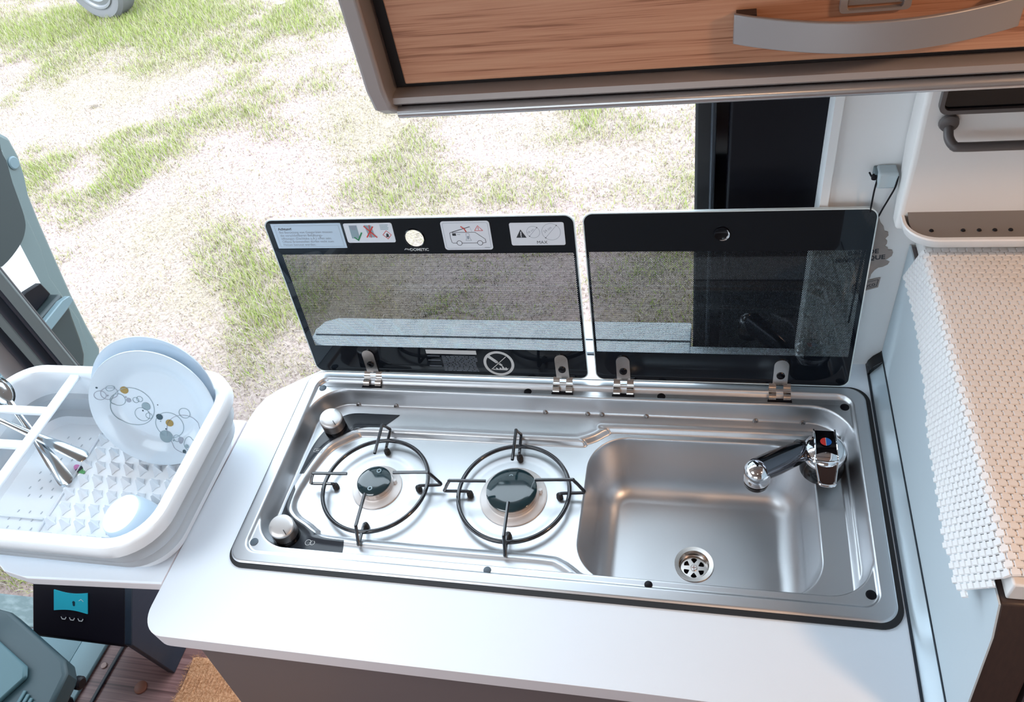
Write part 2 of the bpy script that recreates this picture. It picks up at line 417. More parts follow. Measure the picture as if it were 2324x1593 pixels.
struct(MB().box(2.2, -1.75, -.06, 2.27, .6, 2.05).build('wall_right', 'int_wall'), 'rear end wall of the van', 'wall')
struct(MB().box(-2.65, -1.75, -.06, -2.58, .9, .95).build('wall_left', 'int_dark'), 'dashboard wall of the cab', 'wall')
w = MB(); w.box(.815, .42, 0, 2.2, .47, 1.98)
w.box(.805, .412, .905, .815, .47, 1.98)
struct(w.build('wall_back', 'wall_white'), 'white wall panel behind the hanging shelf', 'wall')
struct(MB().box(-2.0, .42, 1.86, .815, .50, 1.98).build('wall_back', 'wall_white'), 'wall strip above the open doorway', 'wall')
# black pillar of the doorway
t = thing('trim_1', (.73, .5, 0), 'tall black door pillar beside the white wall panel', 'pillar', kind='structure')
MB().box(.69, .452, -.05, .82, .52, 1.95).build('pillar_panel', 'black', t, bevel=.004)
MB().box(.648, .462, -.05, .672, .50, 1.95).build('door_edge', 'black_rubber', t, bevel=.004)
MB().tube([(.671, .455, -.05), (.671, .455, 1.9)], .0035, 10).build('bead_strip', 'seal', t)
MB().box(.672, .474, -.05, .692, .51, 1.95).build('pillar_channel', 'black_gloss', t)

# B pillar at the front edge of the doorway
t = thing('trim_2', (-.7, .47, 0), 'door pillar with grey trim strips and black rubber seals behind the dish rack', 'pillar', kind='structure')
MB().box(-.640, .450, -.05, -.608, .456, 1.95).build('trim_strip', 'pillar_grey', t, bevel=.002)
MB().tube([(-.657, .474, -.05), (-.657, .474, 1.95)], .017, 14).build('rubber_seal', 'seal', t)
MB().tube([(-.684, .468, -.05), (-.684, .468, 1.95)], .016, 14).build('rubber_seal', 'seal', t)
MB().box(-.735, .46, -.05, -.70, .50, 1.95).build('trim_strip', 'pillar_grey', t, bevel=.006)
MB().tube([(-.75, .47, -.05), (-.75, .47, 1.95)], .016, 14).build('rubber_seal', 'seal', t)
MB().tube([(-.80, .475, -.05), (-.80, .475, 1.95)], .034, 18).build('pillar_cover', 'beige', t)

# open front passenger door
d = thing('door_1', (-1.6, .6, -.15), 'open grey passenger door with dark trim and storage pocket', 'door', kind='structure')
outer = [(.45, 1.0), (1.40, .95), (1.447, .851), (1.493, .759), (1.512, .731), (1.503, .668), (1.481, .613), (1.444, .549), (1.415, .457), (1.379, .327), (1.338, .172), (1.311, .038), (1.295, -.066), (1.234, -.127), (1.12, -.15), (.45, -.15)]
MB().prism(outer, -1.70, -1.6, 'x').build('door_panel', 'door_grey', d, bevel=.012)
fr = [(.5, .80), (1.40, .80), (1.452, .719), (1.412, .608), (1.37, .50), (1.345, .40), (1.30, .30), (1.29, .1), (1.25, .0), (1.10, -.06), (.5, -.06)]
MB().prism(fr, -1.6, -1.588, 'x').build('inner_frame', 'door_grey', d, bevel=.006)
MB().prism([(.5, .50), (1.22, .50), (1.278, .461), (1.266, .403), (1.244, .291), (1.159, .24), (.5, .24)], -1.588, -1.582, 'x').build('bare_panel', 'door_white', d, bevel=.002)
pad = catmull([(.5, .85), (1.329, .811), (1.39, .738), (1.357, .653), (1.316, .549), (1.283, .512), (1.23, .492), (1.135, .488), (1.028, .516), (.5, .50)], 4)
MB().prism([(p.x, p.y) for p in [Vector((q[0], q[1], 0)) for q in pad]], -1.588, -1.53, 'x').build('trim_pad', 'door_dark', d, bevel=.018, seg=3)
pk = [(.6, .27), (1.12, .27), (1.252, .263), (1.245, .2), (1.233, .174), (1.2, .083), (1.177, .037), (1.15, .012), (1.08, -.01), (.6, -.02)]
MB().prism(pk, -1.588, -1.53, 'x').build('storage_pocket', 'door_dark', d, bevel=.012, seg=3)
MB().prism([(.6, .262), (1.21, .262), (1.252, .25), (1.257, .226), (1.2, .222), (.6, .22)], -1.528, -1.505, 'x').build('pocket_ledge', 'door_light', d, bevel=.006)
MB().prism([(.9, .345), (1.17, .345), (1.234, .327), (1.24, .27), (.9, .27)], -1.585, -1.562, 'x').build('pocket_liner', 'black', d, bevel=.004)
R = Matrix.Rotation(PI/2, 3, 'Y')
MB().lathe([(.022, 0), (.022, .006), (.018, .009)], (-1.602, 1.464, .660), 24, rot=R, cap1=0).build('buffer_button', 'door_light', d)

# parked vehicle's wheel in the distance
wl = thing('car_wheel', (-4.45, 5.72, GZ), 'grey wheel of a parked vehicle standing far out on the grass', 'wheel')
Rw = Matrix.Rotation(math.radians(-12), 3, 'Z') @ Matrix.Rotation(PI/2, 3, 'X')
cw = (-4.45, 5.72, GZ+.315)
MB().lathe([(.20, .08), (.23, .095), (.285, .10), (.315, .075), (.32, 0), (.315, -.075), (.285, -.10), (.20, -.09)], cw, 56, rot=Rw).build('tyre', 'tyre', wl)
MB().lathe([(.215, .085), (.21, .10), (.195, .098), (.185, .08), (.15, .088), (.12, .075), (.07, .085), (.065, .10), (.03, .104)], cw, 48, rot=Rw, cap1=0).build('hub_cap', 'hub', wl)
for i, (p, r, s, lab) in enumerate((((-2.79, 5.63), .5, .05, 'white scrap of litter on the green grass near the top of the photo'),
                            ((-3.70, 4.13), 1.1, .055, 'long white paper scrap lying on the pale bare earth below the wheel'),
                            ((-2.54, 2.43), .2, .022, 'tiny white pebble-like scrap on the brown earth near the dish rack'))):
    q = MB()
    k = 10
    q.loft([[(p[0]+s*f*(.5+.5*abs(math.cos(a*1.5)))*math.cos(a+r), p[1]+s*.45*f*math.sin(a+r), GZ+.018+h) for a in [2*PI*j/k for j in range(k)]] for f, h in ((1, 0), (1.02, .004), (.8, .007))], [0, 0], 0, 0)
    tag(q.build('paper_scrap', 'scrap'), lab, 'litter')

# step, strips and floor fittings
struct(MB().prism([(-2.4, .275), (-2.4, .19), (-1.0, .19), (-.95, .275)], -.12, .004).build('trim_3', 'sill', bevel=.004), 'worn pale metal door sill by the seat', 'door sill')
st = thing('trim_4', (-.86, 0, 0), 'ribbed teal grey step strip on the floor beside the seat', 'floor strip', kind='structure')
MB().prism([(-1.10, .188), (-.925, .188), (-.965, -.6), (-1.25, -.6)], 0, .006).build('rubber_tread', 'strip_teal', st, bevel=.002)
MB().prism([(-.922, .188), (-.845, .178), (-.900, -.6), (-.962, -.6)], 0, .010).build('plastic_strip', 'strip_pale', st, bevel=.003)
struct(MB().prism([(-.803, .18), (-.795, .18), (-.84, -.6), (-.855, -.6)], 0, .006).build('trim_5', 'seal', bevel=.0015), 'thin dark metal edging strip across the wood floor', 'edging strip')
def floor_cap(x, y, r, m, lab):
    tag(MB().lathe([(r, 0), (r, .0025), (r*.9, .0035)], (x, y, .0002), 28, cap0=0, cap1=0).build('floor_cap', m), lab, 'screw cap')
floor_cap(-.695, .078, .0165, 'cap_brown', 'reddish brown round cap on the wood floor in front of the mat')
floor_cap(-.828, .118, .008, 'cap_pale', 'small pale round cap on the narrow wood floor strip')
dm = MB()
nx, ny = 90, 110
def mz(x, y): return .010+.003*math.sin(x*210)*math.sin(y*170)+.002*random.random()
dm.add([(-.585+.42*i/nx+.004*random.random()*(i == 0), -.72+.89*j/ny, 0 if i in (0, nx) or j in (0, ny) else mz(i, j)) for j in range(ny+1) for i in range(nx+1)],
       [(j*(nx+1)+i, j*(nx+1)+i+1, (j+1)*(nx+1)+i+1, (j+1)*(nx+1)+i) for j in range(ny) for i in range(nx)])
for _ in range(14000):
    fx, fy = random.uniform(-.590, -.17), random.uniform(-.35, .172); a_ = random.uniform(0, 2*PI); l_ = random.uniform(.006, .014)
    z_ = .009 if fx > -.585 else .003
    dm.add([(fx-.0006*math.sin(a_), fy+.0006*math.cos(a_), z_), (fx+.0006*math.sin(a_), fy-.0006*math.cos(a_), z_), (fx+l_*math.cos(a_), fy+l_*math.sin(a_), z_+l_*.55)], [(0, 1, 2)])
tag(dm.build('doormat', 'coir', ang=60), 'orange tan coir mat on the wood floor under the worktop', 'mat')

# passenger seat base in the lower left corner
se = thing('van_seat', (-.8, -.15, 0), 'teal grey plastic seat base of the swivelled front seat', 'seat')
A = [(-.845, .085), (-.803, .080), (-.607, -.004), (-.584, -.03), (-.580, -.09), (-.60, -.45), (-1.1, -.45), (-1.1, .09)]
MB().prism(A, .352, .40).build('seat_shell', 'teal_dark', se, bevel=.008, seg=3)
MB().prism([(-1.08, .04), (-.86, .03), (-.76, -.16), (-.76, -.45), (-1.08, -.45)], 0, .352).build('seat_pedestal', 'black', se, bevel=.006)
MB().prism([(-.90, .05), (-.83, .035), (-.675, -.03), (-.662, -.05), (-.70, -.12), (-.735, -.42), (-1.05, -.42), (-1.05, .05)], .40, .412).build('seat_cover', 'teal_mid', se, bevel=.008, seg=3)
ribs = MB()
for k in range(5):
    x = -.655+.012*k
    ribs.box(x, -.30, .40, x+.007, -.075-.006*k, .405)
ribs.build('ribbed_insert', 'teal_mid', se, bevel=.0015)
MB().lathe([(.012, 0), (.014, .004), (.014, .014), (.010, .018)], (-.598, -.030, .345), 20, rot=Matrix.Rotation(PI/2, 3, 'Y'), cap1=0).build('pivot_knob', 'black', se)
MB().tube(catmull([(-.90, .06, .405), (-.89, .05, .44), (-.86, .072, .46), (-.845, .08, .45)], 4), .008, 10).build('release_lever', 'black', se)

# ================================================================== kitchen block
kc = thing('kitchen_cabinet', (.4, .15, 0), 'dark taupe kitchen base cabinet under the white worktop', 'cabinet')
MB().prism([(-.015, .868), (.90, .868), (.90, .0), (-.15, .0), (-.10, .3)], -.104, -.084, 'y').build('front_panel', 'cab_dark', kc, bevel=.002)
MB().prism([(-.045, .70), (.90, .70), (.90, .0), (-.13, .0), (-.08, .3)], -.083, .40, 'y').build('carcass', 'cab_dark', kc)
MB().prism([(-.015, .8675), (.001, .8675), (-.028, .7005), (-.044, .7005)], -.083, .40, 'y').build('side_board', 'cab_dark', kc)

wo = [(.907, -.115), (.907, .425), (.11, .425), (.065, .405), (.0186, .3765), (-.012, .355), (-.05, .3257), (-.0652, .308), (-.0735, .285), (-.077, .26)]
arc = [(-.0825+.036-.036*math.cos(a), -.0745-.0405*math.sin(a)) for a in [PI/2*k/10 for k in range(11)]]
outline = wo+[(-.0805, .1)]+arc+[(.3, -.1145), (.6, -.113)]
hole = rrect(.45, .185, .875, .345, .02, 6)
wk = thing('worktop', (.4, .15, .868), 'white laminate kitchen worktop with rounded corners around the steel hob', 'worktop')
MB().prism(outline, .8685, ZT, 'z', 0, [hole], mside=1).build('worktop_board', ['white_lam', 'lam_edge'], wk, bevel=.0025, seg=3)
MB().box(.115, .427, .89, .905, .431, ZT+.0005).build('rear_seal', 'seal', wk)

rl = thing('rear_ledge', (.45, .47, .86), 'pale ledge running behind the worktop seen through the glass lids', 'ledge')
lo = [(.645, .433), (.645, .505), (.0, .505), (-.022, .496), (-.034, .475), (-.034, .455), (-.02, .44), (.0, .433)]
MB().prism(lo, .86, .8995).build('ledge_board', 'white_lam', rl, bevel=.002)
MB().box(-.028, .460, .8995, .644, .463, .9005).build('ledge_seal', 'seal', rl)
lo2 = MB().box(.645, .433, .86, .812, .450, .8995)
lo2.build('ledge_end', 'white_lam', rl)

ex = thing('worktop_extension', (-.24, .12, .87), 'white fold out worktop flap under the dish rack', 'worktop')
eo = [(-.085, -.0405), (-.0825, .26), (-.42, .26), (-.455, .25), (-.465, .22), (-.46, .03), (-.43, -.005), (-.392, -.026), (-.36, -.045), (-.31, -.053)]
MB().prism(eo, .8765, .8975, 'z', 0, mside=1).build('flap_board', ['white_lam', 'lam_edge'], ex, bevel=.003, seg=3)
MB().box(-.40, .02, .855, -.085, .05, .8765).build('support_bracket', 'frame_grey', ex)

# black console below the flap
co = thing('control_console', (-.76, .2, 0), 'black console with a teal display under the worktop flap', 'console')
prof = [(.107, .198), (.107, .185), (.16, .17), (.44, .17), (.44, .44), (.35, .44)]
MB().prism(prof, -.905, -.642, 'x').build('console_body', 'console', co, bevel=.004)
MB().prism([(.107, .205), (.122, 0), (.203, 0), (.26, .25), (.44, .44), (.345, .44)], -.6405, -.62, 'x').build('side_panel', 'console_side', co, bevel=.003)
MB().box(-.905, .27, 0, -.66, .44, .169).build('console_foot', 'console', co)
# local frame on the sloping face
sl = Vector((0, .35-.107, .44-.198)).normalized(); nn = Vector((0, -sl.z, sl.y))
F = Matrix.Translation((-.86, .107, .198)) @ Matrix(((1, 0, 0, 0), (0, sl.y, nn.y, 0), (0, sl.z, nn.z, 0), (0, 0, 0, 1)))
q = MB()
top = [(.02+.095*k/12, .116-.005*math.sin(PI*k/12)+.0*k) for k in range(13)]
bot = [(.115-.095*k/12, .066+.005*math.sin(PI*k/12)) for k in range(13)]
q.prism(top+bot, .0005, .003, 'z', 0)
q.disc(.077, .09, .004, .0034, 1); q.disc(.0775, .085, .0035, .0034, 1); q.stroke([(.092, .096), (.098, .10), (.104, .095)], .0012, .0034, 2)
q.xf(F).build('display', ['lcd', 'lcd_ink', 'print_white'], co)
for k in range(3):
    q = MB(); q.stroke([(.040+.024*k, .052), (.043+.024*k, .047), (.051+.024*k, .047), (.054+.024*k, .052)], .0022, .0022, 0)
    q.prism(rrect(.047+.024*k, .05, .018, .012, .004, 4), .0004, .0018, 'z', 1)
    q.xf(F).build('button', ['print_white', 'console'], co)

# ================================================================== hob and sink unit
hb = thing('hob_sink_unit', (.45, .185, .868), 'stainless steel two burner hob and sink unit with raised glass lids', 'hob and sink')

def sd_rrect(X, Y, x0, x1, y0, y1, r):
    cx, cy = (x0+x1)/2, (y0+y1)/2
    qx = np.abs(X-cx)-(x1-x0)/2+r; qy = np.abs(Y-cy)-(y1-y0)/2+r
    return np.minimum(np.maximum(qx, qy), 0)+np.hypot(np.maximum(qx, 0), np.maximum(qy, 0))-r
def sd_poly(X, Y, P):
    d = np.full(X.shape, 1e9); s = np.ones(X.shape)
    N = len(P)
    for i in range(N):
        ax, ay = P[i]; bx, by = P[i-1]
        ex_, ey_ = bx-ax, by-ay; wx, wy = X-ax, Y-ay
        t = np.clip((wx*ex_+wy*ey_)/(ex_*ex_+ey_*ey_+1e-12), 0, 1)
        d = np.minimum(d, (wx-ex_*t)**2+(wy-ey_*t)**2)
        c1, c2, c3 = Y >= ay, Y < by, ex_*wy > ey_*wx
        fl = (c1 & c2 & c3) | (~c1 & ~c2 & ~c3)
        s = np.where(fl, -s, s)
    return s*np.sqrt(d)
def sstep(t): t = np.clip(t, 0, 1); return t*t*(3-2*t)
B1, B2 = (.1705, .170), (.3910, .170)
DR = (.6585, .143)
def tray():
    dx = .00135
    xs = np.arange(0, .9+dx/2, dx); ys = np.arange(0, .37+dx/2, dx)
    X, Y = np.meshgrid(xs, ys)
    # rounded outer outline: pull the corner points in
    def clampcorner(X, Y, r):
        cx = np.clip(X, r, .9-r); cy = np.clip(Y, r, .37-r)
        ddx, ddy = X-cx, Y-cy
        m = (np.abs(ddx) > 0) & (np.abs(ddy) > 0)
        mx = np.maximum(np.abs(ddx), np.abs(ddy)); le = np.hypot(ddx, ddy)
        f = np.where(m, mx/np.maximum(le, 1e-9), 1)
        return cx+ddx*f, cy+ddy*f
    X, Y = clampcorner(X, Y, .026)
    Z = np.full(X.shape, ZT+.0040)
    so = sd_rrect(X, Y, 0, .9, 0, .37, .026)
    Z -= .0024*(1-sstep(-so/.004))                                         # rolled outer edge
    s1 = sd_rrect(X, Y, .019, .881, .0185, .356, .022)
    Z -= .0050*sstep(-s1/.004)                                             # step to the hole pads
    Z -= .0030*np.exp(-((Y-.346)/.0022)**2)*(s1 < -.008)*0
    Z -= .0022*sstep((Y-.3385)/.002)*(1-sstep((Y-.3495)/.002))*sstep(-s1/.006)  # hinge channel
    s2 = sd_rrect(X, Y, .0225, .8775, .0335, .3335, .058)
    wall = sstep((-s2+.0015)/.0090)
    Z -= .0320*wall
    pan = [(.135, .272), (.108, .268), (.090, .256), (.070, .240), (.059, .218), (.049, .185), (.042, .145), (.045, .120), (.060, .1035), (.083, .0915), (.100, .081), (.122, .0725),
           (.30, .0700), (.450, .0700), (.477, .0660), (.495, .0560), (.508, .0475), (.53, .0455), (.86, .0455), (.866, .06), (.866, .29), (.858, .303), (.54, .303), (.520, .298), (.503, .285), (.482, .2755), (.455, .2725)]
    P = [(p.x, p.y) for p in [Vector(v) for v in catmull([(a, b, 0) for a, b in pan], 3, True)]]
    sp = sd_poly(X, Y, P)
    Z -= .0085*sstep((-sp+.001)/.0080)*(wall > .2)
    Z += .0016*np.exp(-((sp-.006)/.004)**2)*sstep(-s2/.018)                # soft ridge round the pan area
    for bx, by, br in ((*B1, .052), (*B2, .064)):                          # shallow wells round the burners
        rr = np.hypot(X-bx, Y-by)
        Z -= .0014*(1-sstep((rr-br)/.012))
    # sink bowl
    sb = sd_rrect(X, Y, .500, .8215, .048, .2865, .058)
    d = -sb
    t = np.clip((d-.008)/.036, 0, 1)
    fil = .070+.042*np.sqrt(np.clip(1-(1-t)**2, 0, 1))
    Z -= np.where(d > .008, fil, .070*sstep((d+.004)/.012)**1.2)
    rd = np.hypot(X-DR[0], Y-DR[1])
    Z -= .0016*(1-sstep((rd-.028)/.085))*(d > .03)
    Z = np.where(rd < .0262, Z-.030, Z)
    ny_, nx_ = X.shape
    V = np.stack([X, Y, Z], 2).reshape(-1, 3)
    idx = np.arange(ny_*nx_).reshape(ny_, nx_)
    q = np.stack([idx[:-1, :-1], idx[:-1, 1:], idx[1:, 1:], idx[1:, :-1]], 2).reshape(-1, 4)
    cen = V[q].mean(1)
    keep = np.hypot(cen[:, 0]-DR[0], cen[:, 1]-DR[1]) > .0262
    q = q[keep]
    # skirt round the outside
    ring = np.concatenate([idx[0, :], idx[1:, -1], idx[-1, -2::-1], idx[-2:0:-1, 0]])
    sk = V[ring].copy(); sk[:, 2] = ZT-.0005; o = len(V)
    V = np.concatenate([V, sk]); k = len(ring)
    i = np.arange(k); q2 = np.stack([ring[i], o+i, o+(i+1) % k, ring[(i+1) % k]], 1)
    Q = np.concatenate([q, q2])
    me = bpy.data.meshes.new('steel_tray')
    me.vertices.add(len(V)); me.vertices.foreach_set('co', V.astype(np.float32).ravel())
    me.loops.add(Q.size); me.loops.foreach_set('vertex_index', Q.astype(np.int32).ravel())
    me.polygons.add(len(Q)); me.polygons.foreach_set('loop_start', (np.arange(len(Q))*4).astype(np.int32))
    me.polygons.foreach_set('use_smooth', np.ones(len(Q), bool))
    me.materials.append(M['steel']); me.update(); me.validate()
    ob = bpy.data.objects.new('steel_tray', me); COL.objects.link(ob); ob.parent = hb; ob.location = -hb.location
    def height(x, y):
        fx, fy = min(max(x/dx, 0), nx_-1.001), min(max(y/dx, 0), ny_-1.001)
        i_, j = int(fx), int(fy); a, b = fx-i_, fy-j
        return float((Z[j, i_]*(1-a)+Z[j, i_+1]*a)*(1-b)+(Z[j+1, i_]*(1-a)+Z[j+1, i_+1]*a)*b)
    return height
HZ = tray()
def drain():
    z = HZ(DR[0]+.034, DR[1])
    st_ = thing_part = MB()
    st_.lathe([(.0290, .0005), (.0288, .0022), (.0225, .0018), (.0205, -.002), (.0195, -.014), (.0195, -.030)], (*DR, z), 40)
    st_.build('drain_flange', 'brushed', hb, ang=50)
    q = MB(); N = 60
    def rim(rad): return [(DR[0]+rad*math.cos(2*PI*i/N), DR[1]+rad*math.sin(2*PI*i/N)) for i in range(N)]
    holes = []
    for k in range(6):
        a = PI/2+k*PI/3
        pts = [(.0088, -.10), (.0095, .10), (.0150, .31), (.0160, 0), (.0150, -.31)]
        pts = [(.0075, 0), (.0105, .22), (.0148, .33), (.0160, 0.16), (.0164, 0), (.0160, -.16), (.0148, -.33), (.0105, -.22)]
        holes.append([(DR[0]+r*math.cos(a+b), DR[1]+r*math.sin(a+b)) for r, b in pts])
    q.prism(rim(.0194), z-.0125, z-.0105, 'z', 0, holes)
    q.lathe([(.005, 0), (.005, .0012), (.0042, .0018)], (*DR, z-.0106), 20, cap1=0)
    q.stroke([(DR[0]-.0032, DR[1]), (DR[0]+.0032, DR[1])], .0009, z-.0086, 1); q.stroke([(DR[0], DR[1]-.0032), (DR[0], DR[1]+.0032)], .0009, z-.0086, 1)
    q.build('drain_strainer', ['brushed', 'cap_brown'], hb)
    MB().lathe([(.0194, -.03), (.001, -.03)], (*DR, z), 30).build('drain_pipe', 'black', hb)
drain()
# black seal round the unit
def ring_band(x0, x1, y0, y1, r, wi, z0, z1):
    o = rrect((x0+x1)/2, (y0+y1)/2, x1-x0, y1-y0, r, 10); i = rrect((x0+x1)/2, (y0+y1)/2, x1-x0-2*wi, y1-y0-2*wi, max(r-wi, .004), 10)
    return MB().prism(o, z0, z1, 'z', 0, [i])
ring_band(.0006, .9046, -.0058, .3705, .028, .016, ZT, ZT+.0024).build('seal_gasket', 'black_rubber', hb)
# plugs and openings in the rim
for x, y, m_ in ((.0300, .0370, 'plug'), (.0315, .3345, 'plug'), (.8705, .0385, 'black'), (.8690, .3340, 'black'), (.390, .3440, 'black'), (.603, .3440, 'black'), (.387, .0255, 'plug'), (.6025, .0255, 'black')):
    z = HZ(x, y)
    r = .0062 if y > .03 else .0052
    MB().lathe([(r*1.08, -.001), (r, .0008), (r*.6, .0016)], (x, y, z), 20, cap1=0).build('rim_plug', m_, hb)
# rivets on the back wall
for x in (.091, .160, .418, .487, .510, .580, .745, .813):
    y = .3262; z = HZ(x, y)
    Rr = Matrix.Rotation(math.radians(55), 3, 'X')
    MB().lathe([(.0042, -.001), (.0040, .0010), (.0022, .0016), (.0018, .0004)], (x, y-.0005, z+.0005), 16, rot=Rr, cap1=0).build('rivet', 'satin_dark', hb)
# black printed control panels (two) lying on the knob ledge
def ledge_patch(outer, inner):
    """a printed sheet between two outlines, following the pressed steel"""
    def resample(P, n):
        P = catmull([(a, b, 0) for a, b in P], 10); D = [0]
        for a, b in zip(P, P[1:]): D.append(D[-1]+(b-a).length)
        out = []; k = 0
        for i in range(n):
            t = D[-1]*i/(n-1)
            while k < len(D)-2 and D[k+1] < t: k += 1
            f = (t-D[k])/max(D[k+1]-D[k], 1e-9); out.append(P[k].lerp(P[k+1], min(f, 1)))
        return out
    n, K = 90, 12
    A_, B_ = resample(outer, n), resample(inner, n); q = MB(); vs = []
    for i in range(n):
        for k in range(K+1):
            p = A_[i].lerp(B_[i], k/K); vs.append((p.x, p.y, HZ(p.x, p.y)+.0007))
    q.add(vs, [(i*(K+1)+k, i*(K+1)+k+1, (i+1)*(K+1)+k+1, (i+1)*(K+1)+k) for i in range(n-1) for k in range(K)])
    q.build('control_panel', 'panel_black', hb, ang=60)
ledge_patch([(.172, .308), (.130, .308), (.088, .307), (.066, .296), (.050, .272), (.0385, .235), (.0355, .180)], [(.150, .281), (.128, .2795), (.106, .274), (.086, .262), (.067, .245), (.0545, .222), (.0435, .180)])
ledge_patch([(.0360, .158), (.0345, .120), (.036, .085), (.044, .064), (.060, .052), (.080, .0475), (.156, .0460)], [(.0405, .150), (.0435, .116), (.057, .1005), (.080, .0885), (.098, .0785), (.118, .0705), (.152, .0685)])
def flame_mark(cx, cy):
    q = MB(); z = HZ(cx, cy)+.0012
    q.stroke([(cx-.007, cy-.003), (cx+.007, cy-.003), (cx+.007, cy+.003), (cx-.007, cy+.003)], .0006, z, 0, True)
    q.stroke([(cx-.004, cy), (cx+.004, cy)], .0014, z, 0)
    q.build('panel_marking', 'print_white', hb)
flame_mark(.052, .226)
q = MB(); zz = HZ(.100, .0600)+.001
q.ring(.0965, .0600, .0045, .0007, zz, 0); q.ring(.1035, .0600, .0035, .0007, zz, 0); q.disc(.100, .0600, .001, zz, 0)
q.build('panel_marking', 'print_white', hb)
def knob(x, y, yaw):
    z = HZ(x, y)+.0008
    base = bpy.data.objects.new('control_knob', None)
    q = MB(); q.lathe([(.0190, 0), (.0188, .010), (.0178, .0115)], (x, y, z), 36, cap0=0, cap1=0)
    kb = q.build('control_knob', 'black_gloss', hb)
    q = MB()
    # metal cap with a gently sloping top
    def lp(r, h, tilt): return [(x+r*math.cos(a), y+r*math.sin(a), z+h+tilt*math.cos(a-yaw)) for a in [2*PI*i/44 for i in range(44)]]
    q.loft([lp(.0188, .0095, 0), lp(.0190, .0275, .0030), lp(.0184, .0300, .0034), lp(.0172, .0311, .0034), lp(.0120, .0318, .0022), lp(.004, .0321, .0008)], [1, 0, 0, 0, 0], 1, 0)  # side band coloured darker to imitate its brown reflection, top kept bright
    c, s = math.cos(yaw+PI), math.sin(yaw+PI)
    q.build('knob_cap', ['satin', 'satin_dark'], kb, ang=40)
    q = MB().add([(x+c*.010-s*.0006, y+s*.010+c*.0006, z+.0324), (x+c*.010+s*.0006, y+s*.010-c*.0006, z+.0324), (x+c*.0185+s*.0006, y+s*.0185-c*.0006, z+.0290), (x+c*.0185-s*.0006, y+s*.0185+c*.0006, z+.0290)], [(0, 1, 2, 3)])
    q.build('pointer_line', 'ink', kb)
knob(.0680, .2720, PI*.75); knob(.0610, .0670, PI*.75)

def burner(c, rc, rb):
    x, y = c; z = HZ(x+rb*.7, y)
    b = MB().lathe([(rb, 0), (rb, .0022), (rb-.003, .0035), (rc+.003, .0040), (rc+.001, .0055)], (x, y, z), 48, cap0=0, cap1=0).build('burner', 'matt_alu', hb)
    q = MB(); n_ = 96
    def lp(r0, h, dent): return [(x+(r0-(dent if (i//2) % 2 else 0))*math.cos(2*PI*i/n_), y+(r0-(dent if (i//2) % 2 else 0))*math.sin(2*PI*i/n_), z+h) for i in range(n_)]
    q.loft([lp(rc-.003, .005, 0), lp(rc-.0025, .009, .0007), lp(rc-.002, .0150, .0007), lp(rc-.0015, .0165, 0)], [0]*3, 0, 0)
    q.build('flame_ring', 'brushed', b, ang=60)
    MB().lathe([(rc-.002, .0165), (rc, .0172), (rc, .0190), (rc-.002, .0205), (rc*.6, .0222), (.002, .0225)], (x, y, z), 56, cap0=0, cap1=0).build('burner_cap', 'cap', b, ang=50)
    MB().tube([(x+rc*1.08, y+.008, z+.004), (x+rc*1.08, y+.008, z+.0125)], .0028, 12).build('igniter', 'rack_white', b)
    if rc < .03:
        for ux, uy in ((.004, .017), (-.001, -.016)):
            MB().ring(x+ux, y+uy, .0030, .0016, z+.0223, 0).build('cap_stamp', 'print_grey', b)
    else:
        MB().ring(x-.004, y+.022, .0025, .0014, z+.0222, 0).build('cap_stamp', 'print_grey', b)
burner(B1, .0272, .040); burner(B2, .0385, .0515)

def pan_support(c, R):
    x, y = c; zf = HZ(x+.07, y+.02)
    zr, zt_ = zf+.0135, zf+.0445
    rt = bpy.data.objects.new('pan_support', None)
    ringp = [(x+R*math.cos(2*PI*i/72), y+R*math.sin(2*PI*i/72), zr) for i in range(72)]
    b = MB().tube(ringp, .0033, 12, closed=True).build('pan_support', 'enamel', hb)
    for k in range(4):
        a = k*PI/2+math.radians(4)
        def at(r, s, z): return (x+r*math.cos(a)-s*math.sin(a), y+r*math.sin(a)+s*math.cos(a), z)
        path = [at(.037, .001, zt_-.001), at(R+.004, .001, zt_), at(R+.009, .001, zt_-.002), at(R+.0205, 0, zf+.0200), at(R+.0222, -.0005, zf+.0160), at(R+.0185, -.001, zf+.0135), at(R-.010, -.0015, zf+.0125), at(R-.0145, -.0015, zf+.010), at(R-.0155, -.0015, zf+.003)]
        MB().tube(catmull(path, 3), .0025, 10).build('support_arm', 'enamel', b)
        MB().lathe([(.0048, 0), (.0052, .002), (.0046, .0085), (.003, .0100)], at(R-.0155, -.0015, zf+.0002), 16, cap0=0, cap1=0).build('rubber_foot', 'black_rubber', b)
pan_support((.1725, .1665), .0842); pan_support((.3935, .1690), .0842)

